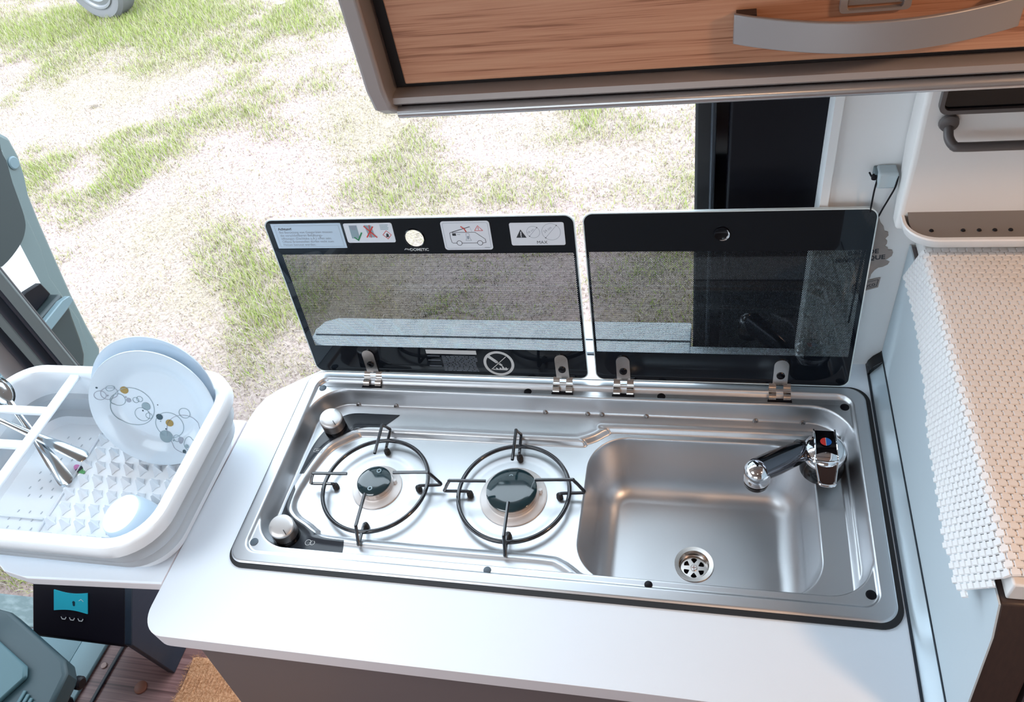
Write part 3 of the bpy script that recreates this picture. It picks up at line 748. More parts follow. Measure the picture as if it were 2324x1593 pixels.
# tap
def tap():
    x, y = .8345, .252; z = HZ(x, y)
    f = MB().lathe([(.0300, 0), (.0300, .012), (.0285, .016), (.0270, .030), (.0275, .034)], (x, y, z), 44, cap0=0, cap1=0).build('tap', 'black_gloss', hb)
    MB().lathe([(.0290, .032), (.0302, .036), (.0300, .041), (.0280, .047), (.022, .052), (.010, .0545), (.002, .055)], (x, y, z), 44, cap0=0).build('mixer_dome', 'chrome', f)
    # lever: black top strip, chrome edges, loop towards the front
    tp = z+.0505
    MB().loft([[(x+sx*wd, y+yy, hh) for sx in (-1, 1)]+[(x+sx*wd, y+yy, hh-.009) for sx in (1, -1)] for yy, wd, hh in ((.028, .0135, tp+.002), (.012, .0135, tp+.006), (-.010, .0140, tp+.0045), (-.020, .0145, tp-.001))], [0]*3, 0, 0).build('lever_plate', 'black_gloss', f, bevel=.001)
    q = MB()
    for sx in (-1, 1):
        q.tube(catmull([(x+sx*.0142, y+.028, tp+.003), (x+sx*.0142, y+.012, tp+.0068), (x+sx*.0147, y-.012, tp+.004), (x+sx*.0152, y-.021, tp-.002), (x+sx*.0125, y-.037, tp-.010), (x+sx*.0105, y-.050, tp-.015)], 4), .0013, 8)
    q.tube([(x-.0152, y-.023, tp-.0005), (x, y-.026, tp+.0005), (x+.0152, y-.023, tp-.0005)], .0014, 8)
    q.tube(catmull([(x-.0107, y-.049, tp-.0148), (x-.008, y-.053, tp-.0155), (x, y-.0545, tp-.0155), (x+.008, y-.053, tp-.0155), (x+.0107, y-.049, tp-.0148)], 4), .0024, 10)
    q.build('lever_loop', 'chrome', f)
    MB().loft([[(x-wd, y+yy, hh), (x+wd, y+yy, hh), (x+wd, y+yy, hh-.004), (x-wd, y+yy, hh-.004)] for yy, wd, hh in ((-.023, .0135, tp-.004), (-.038, .0113, tp-.0115), (-.051, .0092, tp-.0165))], [0]*2, 0, 0).build('lever_insert', 'chrome_dark', f)
    q = MB(); hz = tp+.0075
    def half(s0, m):
        pts = [(x+.0075*math.cos(a), y+.004+.0068*math.sin(a), hz) for a in [s0+PI*k/14 for k in range(15)]]
        q.add(pts, [tuple(range(15))], m)
    half(PI/2, 0); half(-PI/2, 1); q.add([(x-.0004, y-.003, hz+.0002), (x+.0004, y-.003, hz+.0002), (x+.0004, y+.0108, hz+.0002), (x-.0004, y+.0108, hz+.0002)], [(0, 1, 2, 3)], 2)
    q.build('temperature_badge', ['tape_red', 'tape_blue', 'print_white'], f)
    a, b = Vector((x-.020, y+.012, z+.030)), Vector((.7405, .1955, z+.066))
    m_ = a.lerp(b, .30)
    MB().tube([a, m_, a.lerp(b, .65), b], [.0130, .0165, .0178, .0172], 24).build('spout', 'chrome_dark', f, ang=60)
    MB().tube([a+Vector((.01, -.004, -.002)), a+Vector((-.016, -.010, .006))], [.013, .0165], 22).build('spout_collar', 'black_gloss', f)
    sp_ = [(.0165, -.022), (.0185, -.018), (.0187, -.004)]+[(.0187*math.cos(t_), .0187*math.sin(t_)*.9-.004) for t_ in [PI/2*k/9 for k in range(1, 9)]]+[(.001, .0128)]
    MB().lathe(sp_, tuple(b), 36, cap1=0).build('spout_end', 'chrome', f)
    MB().lathe([(.0165, -.030), (.0180, -.021)], tuple(b), 30, cap0=0).build('aerator', 'black_gloss', f)
tap()

# glass lids
LP = Vector((0, .3645, .9065)); LV = Vector((0, .0395, .2935)).normalized(); LN = Vector((1, 0, 0)).cross(LV)
FR = Matrix(((1, 0, 0, 0), (0, LV.y, LN.y, 0), (0, LV.z, LN.z, 0), (0, 0, 0, 1)))
FR = Matrix.Translation(LP) @ FR
def add_local(mbb, name, mats, parent, **k):
    """a piece of a lid, given in lid coordinates (u, v, n)"""
    o = mbb.build(name, mats, None, **k); o.parent = parent
    return o
def lid(u0, u1, h, name, lm, hole=None):
    q = MB()
    N = 10
    pts = rrect((u0+u1)/2, h/2+.0015, u1-u0, h-.003, .014, N)
    q.prism(pts, -.0045, 0, 'z', 0, mside=1, mlo=2)
    o = q.build(name, [lm, 'glass_edge', 'clear'])
    o.parent = hb; o.matrix_local = Matrix.Translation(-hb.location) @ FR
    rimv = MB(); oo = rrect((u0+u1)/2, h/2+.0015, u1-u0, h-.003, .014, N); ii = rrect((u0+u1)/2, h/2+.0015, u1-u0-.003, h-.006, .0128, N)
    rimv.prism(oo, .0001, .0006, 'z', 0, [ii])
    add_local(rimv, 'polished_edge', 'glass_edge', o)
    return o
m1 = lid_mat('lid_glass_hob', .46, .0275, .4835, .0600, .2395, (.2505, .2663, .0140))
m2 = lid_mat('lid_glass_sink', .38, .5050, .8680, .0605, .2405, None)
l1 = lid(.0150, .4885, .3010, 'glass_lid', m1)
l2 = lid(.5000, .8755, .3025, 'glass_lid', m2)
l1['label'] = 'hob lid with warning stickers'; l2['label'] = 'plain black sink lid'
# finger holes
MB()
q = MB(); q.lathe([(.0140, 0), (.0148, .0012), (.0160, .0008), (.0163, 0)], (.2505, .2663, .0002), 36); add_local(q, 'finger_hole_rim', 'black_gloss', l1)
q = MB(); q.lathe([(.0105, .0004), (.0100, .0022), (.0060, .0012), (.001, .0006)], (.6852, .2684, 0), 36, cap1=0); add_local(q, 'bumper_button', 'black_gloss', l2)
q = MB(); k = 18
arcp = [(.6852+.0092*math.cos(a), .2684+.0092*math.sin(a), .0026) for a in [math.radians(-105+150*i/k) for i in range(k+1)]]
q.tube(arcp, [.0003+.0011*math.sin(PI*i/k) for i in range(k+1)], 8); add_local(q, 'bumper_highlight_ring', 'chrome', l2)
# stickers on the hob lid
def slab(q, u0, u1, v0, v1, r, m=0): q.prism(rrect((u0+u1)/2, (v0+v1)/2, u1-u0, v1-v0, r, 5), .0002, .0006, 'z', m)
H = .00075
q = MB(); slab(q, .0258, .1402, .2512, .2940, .0006)
q.stroke([(.031, .2905), (.136, .2905), (.136, .2540), (.031, .2540)], .0004, H, 2, True)
q.text('Achtung!', .0062, .0360, .2830, H, 1, bold=.00012)
for i, s in enumerate(('Bei Benutzung von Gasger\u00e4ten m\u00fcssen', 'die verschlie\u00dfbaren Bel\u00fcftungs-', '\u00f6ffnungen (Dachluke u.\u00c4.) offen sein.', 'Offene Brennstellen d\u00fcrfen nicht zum', 'Heizen benutzt werden.')):
    q.text(s, .0056, .0360, .2774-.0054*i, H, 2)
add_local(q, 'warning_sticker', ['sticker_blue', 'ink', 'ink_grey'], l1)
q = MB(); slab(q, .1440, .2205, .2600, .2930, .003)
q.poly([(.1525, .2895), (.1650, .2895), (.1650, .2675), (.1525, .2675)], H, 3); q.poly([(.1525, .2895), (.1650, .2895), (.1620, .2815), (.1555, .2820)], H+.0001, 2)
q.stroke([(.1570, .2690), (.1620, .2645), (.1700, .2770)], .0022, H+.0002, 4)
q.poly([(.1770, .2895), (.1880, .2890), (.1900, .2690), (.1800, .2690)], H, 3)
q.stroke([(.1765, .2880), (.1925, .2690)], .0020, H+.0002, 5); q.stroke([(.1900, .2870), (.1770, .2695)], .0020, H+.0002, 5); q.stroke([(.1850, .2895), (.1835, .2690)], .0012, H+.0002, 5)
for i in range(4): q.stroke([(.2015, .2895-.0024*i), (.2140-.001*(i % 2), .2895-.0024*i)], .0011, H, 3)
q.stroke([(.2095, .2800), (.2160, .2730), (.2095, .2660), (.2030, .2730)], .0009, H, 5, True)
q.poly([(.2078, .2700), (.2112, .2700), (.2122, .2728), (.2100, .2760), (.2080, .2735)], H, 1); q.stroke([(.2065, .2695), (.2125, .2695)], .0009, H, 1)
add_local(q, 'pictogram_sticker', ['sticker', 'ink', 'ink_grey', 'print_grey', 'ink_green', 'ink_red'], l1)
q = MB(); slab(q, .2945, .3672, .2462, .2938, .0045)
q.stroke(rrect(.33085, .27, .0670, .0420, .003, 4), .0004, H, 2, True)
van = [(.3060, .2740), (.3058, .2670), (.3068, .2590), (.3085, .2578), (.3550, .2578), (.3580, .2585), (.3575, .2640), (.3535, .2675), (.3440, .2755), (.3070, .2755)]
q.stroke(van, .0007, H, 1, True)
for cu_ in (.3180, .3490): q.disc(cu_, .2578, .0040, H+.0001, 0); q.ring(cu_, .2578, .0038, .0007, H+.0002, 1)
q.poly([(.3095, .2740), (.3150, .2740), (.3150, .2700), (.3095, .2700)], H, 1); q.stroke([(.3170, .2722), (.3212, .2720)], .0008, H, 2)
q.stroke([(.3095, .2760), (.3375, .2845)], .0010, H, 1); q.stroke([(.3375, .2845), (.3395, .2765)], .0003, H, 2)
q.stroke([(.3245, .2850), (.3290, .2810), (.3310, .2765)], .0016, H+.0002, 5)
q.stroke([(.3495, .2860), (.3440, .2780), (.3560, .2780)], .0008, H, 5, True); q.stroke([(.3497, .2835), (.3498, .2808)], .0009, H, 5); q.disc(.3498, .2795, .0006, H, 5)
q.stroke([(.3300, .2735), (.3345, .2735), (.3350, .2655), (.3370, .2620), (.3285, .2620), (.3300, .2655)], .0005, H, 2, True); q.poly([(.3310, .2690), (.3340, .2695), (.3335, .2645), (.3312, .2640)], H, 2)
q.stroke([(.3550, .2500), (.3620, .2500)], .0008, H, 2)
add_local(q, 'van_sticker', ['sticker', 'ink', 'ink_grey', 'print_grey', 'ink_green', 'ink_red'], l1)
q = MB(); slab(q, .3955, .4733, .2528, .2895, .0028)
q.poly([(.4110, .2790), (.4035, .2655), (.4185, .2655)], H, 1); q.stroke([(.4112, .2752), (.4108, .2690)], .0013, H+.0002, 0); q.disc(.4110, .2672, .0008, H+.0002, 0)
for cu_, cv_, cr_ in ((.4290, .2745, .0093), (.4545, .2745, .0132)):
    q.ring(cu_, cv_, cr_, .0005, H, 2)
    q.stroke([(cu_-.65*cr_, cv_-.72*cr_), (cu_+.62*cr_, cv_+.76*cr_)], .0005, H, 2)
    q.disc(cu_+.62*cr_, cv_+.76*cr_, .0009, H, 1, 8); q.disc(cu_-.65*cr_, cv_-.72*cr_, .0009, H, 1, 8)
q.text('18 cm', .0046, .4262, .2748, H, 2, rot=.62, align='CENTER'); q.text('24 cm', .0056, .4508, .2765, H, 2, rot=.62, align='CENTER')
q.text('MAX', .0072, .4400, .2552, H, 1, align='CENTER')
add_local(q, 'max_size_sticker', ['sticker', 'ink', 'ink_grey'], l1)
q = MB(); q.text('DOMETIC', .0066, .2395, .2448, .0003, 0, bold=.00012); q.stroke([(.2310, .2468), (.2335, .2492), (.2352, .2468)], .0010, .0003, 0); q.stroke([(.2360, .2490), (.2375, .2462), (.2390, .2482)], .0010, .0003, 0)
add_local(q, 'maker_lettering', 'print_white', l1)
q = MB(); q.poly([(.2232, .0560), (.3090, .0560), (.3090, .0478), (.2232, .0478)], .0003, 0)
for i in range(11):
    v = .0430-.0030*i
    if i in (0, 3, 7): q.stroke([(.2240, v), (.2450, v)], .0009, .0003, 1)
    u = .2490
    while u < .3060:
        L_ = random.uniform(.004, .010); q.stroke([(u, v), (min(u+L_, .308), v)], .0009, .0003, 1); u += L_+.0018
add_local(q, 'rating_plate', ['print_white', 'ink_grey'], l1)
q = MB(); cu_, cv_ = .3437, .0305; q.ring(cu_, cv_, .0232, .0046, .0003, 0)
q.stroke([(cu_-.0140, cv_+.0130), (cu_-.0040, cv_+.0035)], .0055, .0003, 0); q.stroke([(cu_-.0040, cv_+.0035), (cu_+.0040, cv_-.0035)], .0036, .0003, 0)
q.stroke([(cu_-.0135, cv_-.0125), (cu_+.0130, cv_+.0140)], .0030, .0004, 1); q.stroke([(cu_-.0135, cv_-.0125), (cu_+.0130, cv_+.0140)], .0012, .0005, 0)
q.poly([(cu_-.0115, cv_-.0135), (cu_-.0120, cv_-.0110), (cu_-.006, cv_-.0125), (cu_-.006, cv_-.0085), (cu_-.001, cv_-.0125), (cu_+.001, cv_-.0080), (cu_+.004, cv_-.0120), (cu_+.0045, cv_-.0030), (cu_+.009, cv_-.0105), (cu_+.0105, cv_-.0075), (cu_+.014, cv_-.0110), (cu_+.0165, cv_-.0085), (cu_+.0120, cv_-.0140)], .0003, 0)
add_local(q, 'prohibition_sign', ['print_white', 'black_gloss'], l1)

# hinges
def hinge(u):
    b = MB(); r = .0105; k = 10
    tabp = [(u+r*math.cos(a), .0420+r*math.sin(a)) for a in [PI*i/k for i in range(k+1)]]+[(u-r, .004), (u+r, .004)]
    b.prism(tabp, .0004, .0020, 'z')
    o = b.xf(FR).build('hinge', 'brushed', hb)
    q = MB(); q.lathe([(.0062, .0020), (.0060, .0034), (.003, .0040)], (u, .0225, 0), 20, cap1=0); q.xf(FR).build('hinge_screw', 'black_gloss', o)
    for s in (-1, 1):
        q = MB(); x = u+s*.0105
        prof = [(.0015, .003), (.0045, -.002), (.0058, -.008), (.0050, -.014), (.0090, -.019), (.0130, -.0205)]
        path = [(.3655, .912), (.3610, .9105), (.3578, .9075), (.3560, .9035), (.3520, .9045), (.3480, .9040), (.3450, .9000), (.3430, .8965)]
        up = [(y_, z_) for y_, z_ in path]
        lpA = [(x-.0052, y_, z_) for y_, z_ in up]; lpB = [(x+.0052, y_, z_) for y_, z_ in up]
        n_ = len(up); inn = [(y_+.0010, z_-.0018) for y_, z_ in up]
        lpC = [(x+.0052, y_, z_) for y_, z_ in inn]; lpD = [(x-.0052, y_, z_) for y_, z_ in inn]
        q.loft([[lpA[i], lpB[i], lpC[i], lpD[i]] for i in range(n_)], [0]*n_, 0, 0)
        q.build('hinge_knuckle', 'brushed', o, ang=60)
    q = MB(); q.tube([(u-.0165, .3585, .9045), (u+.0165, .3585, .9045)], .0022, 12); q.build('hinge_pin', 'chrome', o)
    z = HZ(u, .341)
    MB().prism(rrect(u, .3405, .035, .0125, .004, 5), z+.0002, z+.0012).build('hinge_slot', 'black', o)
for u in (.1190, .4470, .5440, .7785): hinge(u)

# ================================================================== dish rack
dr = thing('dish_rack', (-.27, .11, .8975), 'white collapsible dish rack with grey bands standing on the worktop flap', 'dish rack')
CX, CY, RW, RD = -.262, .1075, .440, .326
ZB = .8985
def rl_(w, d, z, r): return [(x, y, z) for x, y in rrect(CX, CY, w, d, r-.009, 10)]
q = MB()
lo_ = [rl_(RW-.085, RD-.080, ZB, .055), rl_(RW-.074, RD-.070, ZB+.004, .060), rl_(RW-.068, RD-.064, ZB+.026, .062), rl_(RW-.046, RD-.044, ZB+.030, .070), rl_(RW-.040, RD-.038, ZB+.034, .072),
       rl_(RW-.040, RD-.038, ZB+.047, .072), rl_(RW-.046, RD-.044, ZB+.052, .070), rl_(RW-.026, RD-.024, ZB+.060, .074), rl_(RW-.022, RD-.020, ZB+.064, .075), rl_(RW-.022, RD-.020, ZB+.078, .075), rl_(RW-.028, RD-.026, ZB+.083, .073), rl_(RW-.012, RD-.012, ZB+.094, .078)]
q.loft(lo_, [0, 0, 1, 1, 1, 1, 1, 1, 1, 1, 1])
q.build('outer_wall', ['rack_white', 'rack_grey'], dr, ang=40)
q = MB()
q.loft([rl_(RW-.004, RD-.004, ZB+.094, .080), rl_(RW+.002, RD+.002, ZB+.097, .082), rl_(RW, RD, ZB+.112, .081), rl_(RW-.006, RD-.006, ZB+.116, .079), rl_(RW-.036, RD-.036, ZB+.116, .066), rl_(RW-.042, RD-.042, ZB+.112, .064), rl_(RW-.042, RD-.042, ZB+.094, .064)], [0]*6, None, None, closed=False)
q.build('rim', 'rack_white', dr, ang=50)
q = MB()
q.loft([rl_(RW-.042, RD-.042, ZB+.096, .064), rl_(RW-.046, RD-.044, ZB+.066, .064), rl_(RW-.058, RD-.058, ZB+.060, .060), rl_(RW-.064, RD-.064, ZB+.034, .058), rl_(RW-.086, RD-.086, ZB+.029, .050), rl_(RW-.096, RD-.096, ZB+.014, .046)], [0, 1, 1, 1, 0], None, 0)
q.build('basin', ['rack_white', 'rack_grey'], dr, ang=40)
ZI = ZB+.0145
# pegs on the draining base
q = MB()
pts = []
for i in range(9):
    for j in range(9):
        px_, py_ = -.312+.0265*i+.010*(j % 2), -.022+.0265*j
        if px_ < -.104 and .002 < py_ < .214 and not (px_ > -.125 and (py_ < .015 or py_ > .20)): pts.append((px_, py_))
for px_, py_ in pts:
    q.loft([[(px_+a*r*.7, py_+b*r, ZI+h) for a, b in ((1, 0), (.35, .35), (0, 1), (-.35, .35), (-1, 0), (-.35, -.35), (0, -1), (.35, -.35))] for r, h in ((.012, 0), (.008, .006), (.0042, .015), (.003, .0175))], [0]*3, None, 0)
q.build('peg_field', 'rack_white', dr, ang=60)
for i in range(3):
    for j in range(14):
        if j in (4, 9): continue
        x, y = -.350-.022*i+.008*(j % 2), .004+.0145*j
        MB().prism([(x-.0012, y-.0022), (x+.0004, y-.0022), (x+.0012, y+.0022), (x-.0004, y+.0022)], ZI+.0002, ZI+.0006).build('drain_hole', 'rack_grey', dr)
q = MB().box(-.326, .0, ZI, -.3235, .212, ZI+.004).box(-.42, .035, ZI, -.33, .038, ZI+.003).box(-.42, .008, ZI, -.33, .011, ZI+.003)
q.build('base_ribs', 'rack_white', dr, bevel=.001)
ZR = ZB+.107
q = MB().box(-.356, CY-RD/2+.012, ZR, -.338, CY+RD/2-.012, ZR+.006)
for y in (.175, .108, .04): q.box(-.475, y-.008, ZR, -.347, y+.008, ZR+.0055)
q.build('cutlery_divider', 'rack_white', dr, bevel=.002)

# plates
def plate(c, nrm, rad, label, printed):
    n_ = Vector(nrm).normalized(); x_ = Vector((1, 0, 0)); x_ = (x_-n_*x_.dot(n_)).normalized(); y_ = n_.cross(x_)
    R3 = Matrix((x_, y_, n_)).transposed()
    o = thing('plate', c, label, 'plate', 'plates standing in the dish rack')
    mb_ = MB()
    pr = [(.001, .0000), (rad*.56, .0000), (rad*.68, .0025), (rad*.74, .0085), (rad*.97, .0165), (rad, .0168), (rad+.0006, .0152), (rad*.97, .0135), (rad*.74, .0050), (rad*.68, -.001), (rad*.56, -.0042), (rad*.55, -.006), (rad*.52, -.006), (rad*.51, -.0035), (.001, -.0035)]
    mb_.lathe(pr, c, 72, rot=R3, cap0=None)
    mb_.build('plate_body', 'porcelain', o, ang=40)
    if printed:
        prof_ = [(0, 0), (.56, 0), (.68, .0025), (.74, .0085), (.97, .0165)]
        def hh(u, v):
            r = math.hypot(u, v)/rad
            for (a, ha), (b, hb_) in zip(prof_, prof_[1:]):
                if r <= b: return ha+(hb_-ha)*(r-a)/(b-a)+.0005
            return .0172
        g = MB()
        def lift(pts): return [tuple(Vector(c)+R3 @ Vector((u, v, hh(u, v)))) for u, v in pts]
        def dot(u, v, r, m):
            for k in range(3):
                pass
            N = 24; rings = [[(u+r*f*math.cos(2*PI*i/N), v+r*f*math.sin(2*PI*i/N)) for i in range(N)] for f in (1, .66, .33)]
            vs = sum((lift(p) for p in rings), [])+lift([(u, v)])
            fs = [(i, (i+1) % N, N+(i+1) % N, N+i) for i in range(N)]+[(N+i, N+(i+1) % N, 2*N+(i+1) % N, 2*N+i) for i in range(N)]+[(2*N+i, 2*N+(i+1) % N, 3*N) for i in range(N)]
            g.add(vs, fs, m)
        def circ(u, v, r, w_, m, a0=0, a1=360):
            N = 64; P1, P2 = [], []
            for i in range(N+1):
                a = math.radians(a0+(a1-a0)*i/N)
                for P_, rr in ((P1, r-w_/2), (P2, r+w_/2)): P_.append((u+rr*math.cos(a), v+rr*math.sin(a)))
            ok = [math.hypot(*P1[i]) < rad*.97 and math.hypot(*P2[i]) < rad*.97 for i in range(N+1)]
            vs = lift(P1)+lift(P2)
            g.add(vs, [(i, i+1, N+2+i, N+1+i) for i in range(N) if ok[i] and ok[i+1]], m)
        s = rad
        for u, v, r, m in PLATE_DOTS: dot(u*s, v*s, r*s, m)
        for u, v, r, m in PLATE_RINGS: circ(u*s, v*s, r*s, .0009, m)
        g.build('printed_circles', ['print_grey', 'print_lilac', 'print_gold', 'print_dark'], o, recalc=False)
    return o
PLATE_DOTS = [(-0.464, 0.282, 0.064, 2), (-0.445, 0.103, 0.040, 1), (-0.475, 0.16, 0.013, 1), (-0.192, -0.015, 0.070, 0), (-0.265, -0.09, 0.014, 3), (-0.181, -0.117, 0.010, 1), (-0.025, -0.212, 0.054, 3), (-0.028, -0.291, 0.012, 0), (0.111, -0.328, 0.063, 2), (0.026, -0.433, 0.014, 3), (-0.006, -0.562, 0.106, 0), (0.231, -0.628, 0.048, 1), (0.105, -0.638, 0.014, 0), (0.346, -0.703, 0.031, 0), (0.293, -0.786, 0.031, 3), (-0.704, 0.241, 0.013, 1), (-0.80, 0.41, 0.016, 3)]
PLATE_RINGS = [(-0.678, 0.27, 0.107, 1), (-0.638, 0.357, 0.050, 0), (-0.6, 0.126, 0.104, 0), (-0.398, -0.01, 0.33, 0), (-0.329, 0.1, 0.047, 0), (-0.262, 0.115, 0.047, 0), (-0.292, -0.154, 0.118, 0), (-0.191, -0.187, 0.051, 0), (0.103, -0.364, 0.225, 0), (0.338, -0.507, 0.31, 1), (0.399, -0.164, 0.088, 0), (0.167, -0.601, 0.055, 0), (0.398, -0.668, 0.1, 0), (-0.799, 0.267, 0.08, 1)]
PN = (.157, -.916, .374)
plate((-.164, .200, 1.0055), PN, .1000, 'front plate in the dish rack with printed grey and gold circles', True)
plate((-.174, .229, 1.0120), (.157, -.930, .33), .0985, 'plain pale plate standing behind the printed plate in the rack', False)
# cup upside down
cu = thing('cup', (-.137, .034, .93), 'small white cup upside down in the near corner of the dish rack', 'cup')
Rc = Matrix.Rotation(math.radians(-10), 3, 'Y') @ Matrix.Rotation(math.radians(6), 3, 'X')
MB().lathe([(.0365, .0), (.0375, .001), (.0370, .010), (.0345, .026), (.0320, .036), (.0300, .0390), (.0275, .0398), (.0255, .0388), (.001, .0384)], (-.143, .030, ZI+.020), 48, [0, 0, 0, 0, 0, 1, 1, 1, 1], rot=Rc, cap1=1).build('cup_body', ['cup_blue', 'rack_white'], cu, ang=40)

# cutlery
def spoon(a, b, up, label, hw):
    a, b = Vector(a), Vector(b); t_ = (b-a).normalized(); sd = t_.cross(Vector(up)).normalized(); nrm = sd.cross(t_)
    o = thing('spoon', a, label, 'spoon', 'cutlery in the dish rack')
    L_ = (b-a).length
    st_ = [(0, hw*.45), (.0025, hw*.75), (.006, hw*.95), (.012, hw), (.045, hw*.86), (.090, hw*.56), (.135, hw*.40), (.172, hw*.45)]
    loops = []
    for s_, w_ in st_:
        c = a+t_*s_; th = .0013
        loops.append([c+sd*w_*x+nrm*(th*y+.0012*(1-x*x)) for x, y in ((-1, 0), (-.6, .8), (0, 1), (.6, .8), (1, 0), (.6, -.8), (0, -1), (-.6, -.8))])
    MB().loft(loops, [0]*len(st_), 0, 0).build('spoon_handle', 'cutlery', o, ang=50)
    c = a+t_*.195; N = 24; K = 5
    q = MB(); lp = []
    for k in range(K):
        f = k/(K-1); rr = math.cos(f*PI/2*.98)
        lp.append([c+t_*(.028*rr*math.cos(2*PI*i/N))+sd*(.017*rr*math.sin(2*PI*i/N))-nrm*(.008*math.sin(f*PI/2)) for i in range(N)])
    for k in range(K-1, -1, -1):
        f = k/(K-1); rr = math.cos(f*PI/2*.98)*.95
        lp.append([c+t_*(.028*rr*math.cos(2*PI*i/N))+sd*(.017*rr*math.sin(2*PI*i/N))-nrm*(.008*math.sin(f*PI/2)-.0012) for i in range(N)])
    q.loft(lp, [0]*(2*K-1), None, None); q.build('spoon_bowl', 'cutlery', o, ang=60)
spoon((-.320, .098, ZI+.006), (-.466, .214, 1.034), (0, 0, 1), 'spoon with mottled handle end pointing to the front of the rack', .0118)
spoon((-.308, .144, ZI+.016), (-.470, .156, 1.034), (0, 0, 1), 'spoon with smooth bright handle lying across the other spoon', .0112)
tg = MB()
for k, (s0, s1) in enumerate(((0, .36), (.36, .68), (.68, 1))):
    N = 12; lo_ = []
    for i in range(N+1):
        s_ = s0+(s1-s0)*i/N; hw = .0055*math.sqrt(max(0, 1-(2*s_-1)**2)); x = -.336+.026*s_; y = .137-.013*s_
        lo_.append((x, y, hw))
    tg.add([(x+h*.45, y+h*.9, ZI+.0030) for x, y, h in lo_]+[(x-h*.45, y-h*.9, ZI+.0030) for x, y, h in lo_]+[(x+h*.45, y+h*.9, ZI+.0005) for x, y, h in lo_]+[(x-h*.45, y-h*.9, ZI+.0005) for x, y, h in lo_],
           [(i, i+1, N+2+i, N+1+i) for i in range(N)]+[(i, i+1, 2*N+3+i, 2*N+2+i) for i in range(N)]+[(N+1+i, N+2+i, 3*N+4+i, 3*N+3+i) for i in range(N)], k)
tag(tg.build('plastic_tag', ['pink', 'ink', 'tag_green']), 'small oval tag striped pink black and green under the spoons', 'tag')

# ================================================================== right side
pr = thing('trim_6', (.915, .15, .9), 'pale aluminium cove profile between worktop and side panel', 'corner profile', kind='structure')
pf = [(.9095, ZT), (.9112, ZT+.0045), (.9150, ZT+.0115), (.9200, ZT+.0190), (.9238, ZT+.0270), (.9248, ZT+.0270), (.9248, ZT)]
MB().prism(pf, -.118, .398, 'y').build('cove_strip', 'alu', pr, ang=60)
MB().box(.9068, -.118, ZT-.002, .9098, .425, ZT+.0014).build('edge_seal', 'seal', pr)
MB().box(.9236, -.118, ZT+.0270, .9249, .425, ZT+.0302).build('edge_seal', 'seal', pr)
MB().prism([(.9068, ZT), (.9085, ZT+.010), (.914, ZT+.020), (.9236, ZT+.030), (.9249, ZT+.030), (.9249, ZT)], .398, .4195, 'y').build('end_cap', 'black_gloss', pr, bevel=.001)

sc_ = thing('side_cabinet', (1.1, .15, 0), 'tall cabinet with pale side panel beside the worktop', 'cabinet')
MB().prism([(.419, 0), (.419, 1.135), (-.083, 1.135), (-.098, 1.10), (-.123, .98), (-.15, .86), (-.15, 0)], .925, .9268, 'x').build('side_panel', 'panel_blue', sc_)
MB().box(.9315, -.077, 1.135, 1.75, .419, 1.1605).build('top_board', 'shelf_white', sc_, bevel=.002)
MB().prism([(-.0815, 1.1345), (-.0965, 1.10), (-.1215, .98), (-.1485, .86), (-.1485, 0), (-.10, 0), (-.04, 1.1345)], .9269, .966, 'x').build('front_stile', 'cab_brown', sc_, bevel=.002)
MB().prism([(-.080, 1.125), (-.0965, 1.09), (-.1215, .98), (-.1485, .86), (-.1485, .02), (-.11, .02), (-.04, 1.125)], .9715, 1.60, 'x').build('cabinet_door', 'cab_door', sc_, bevel=.003)
MB().box(.9269, -.03, .0, 1.75, .415, 1.134).build('carcass', 'cab_dark', sc_)

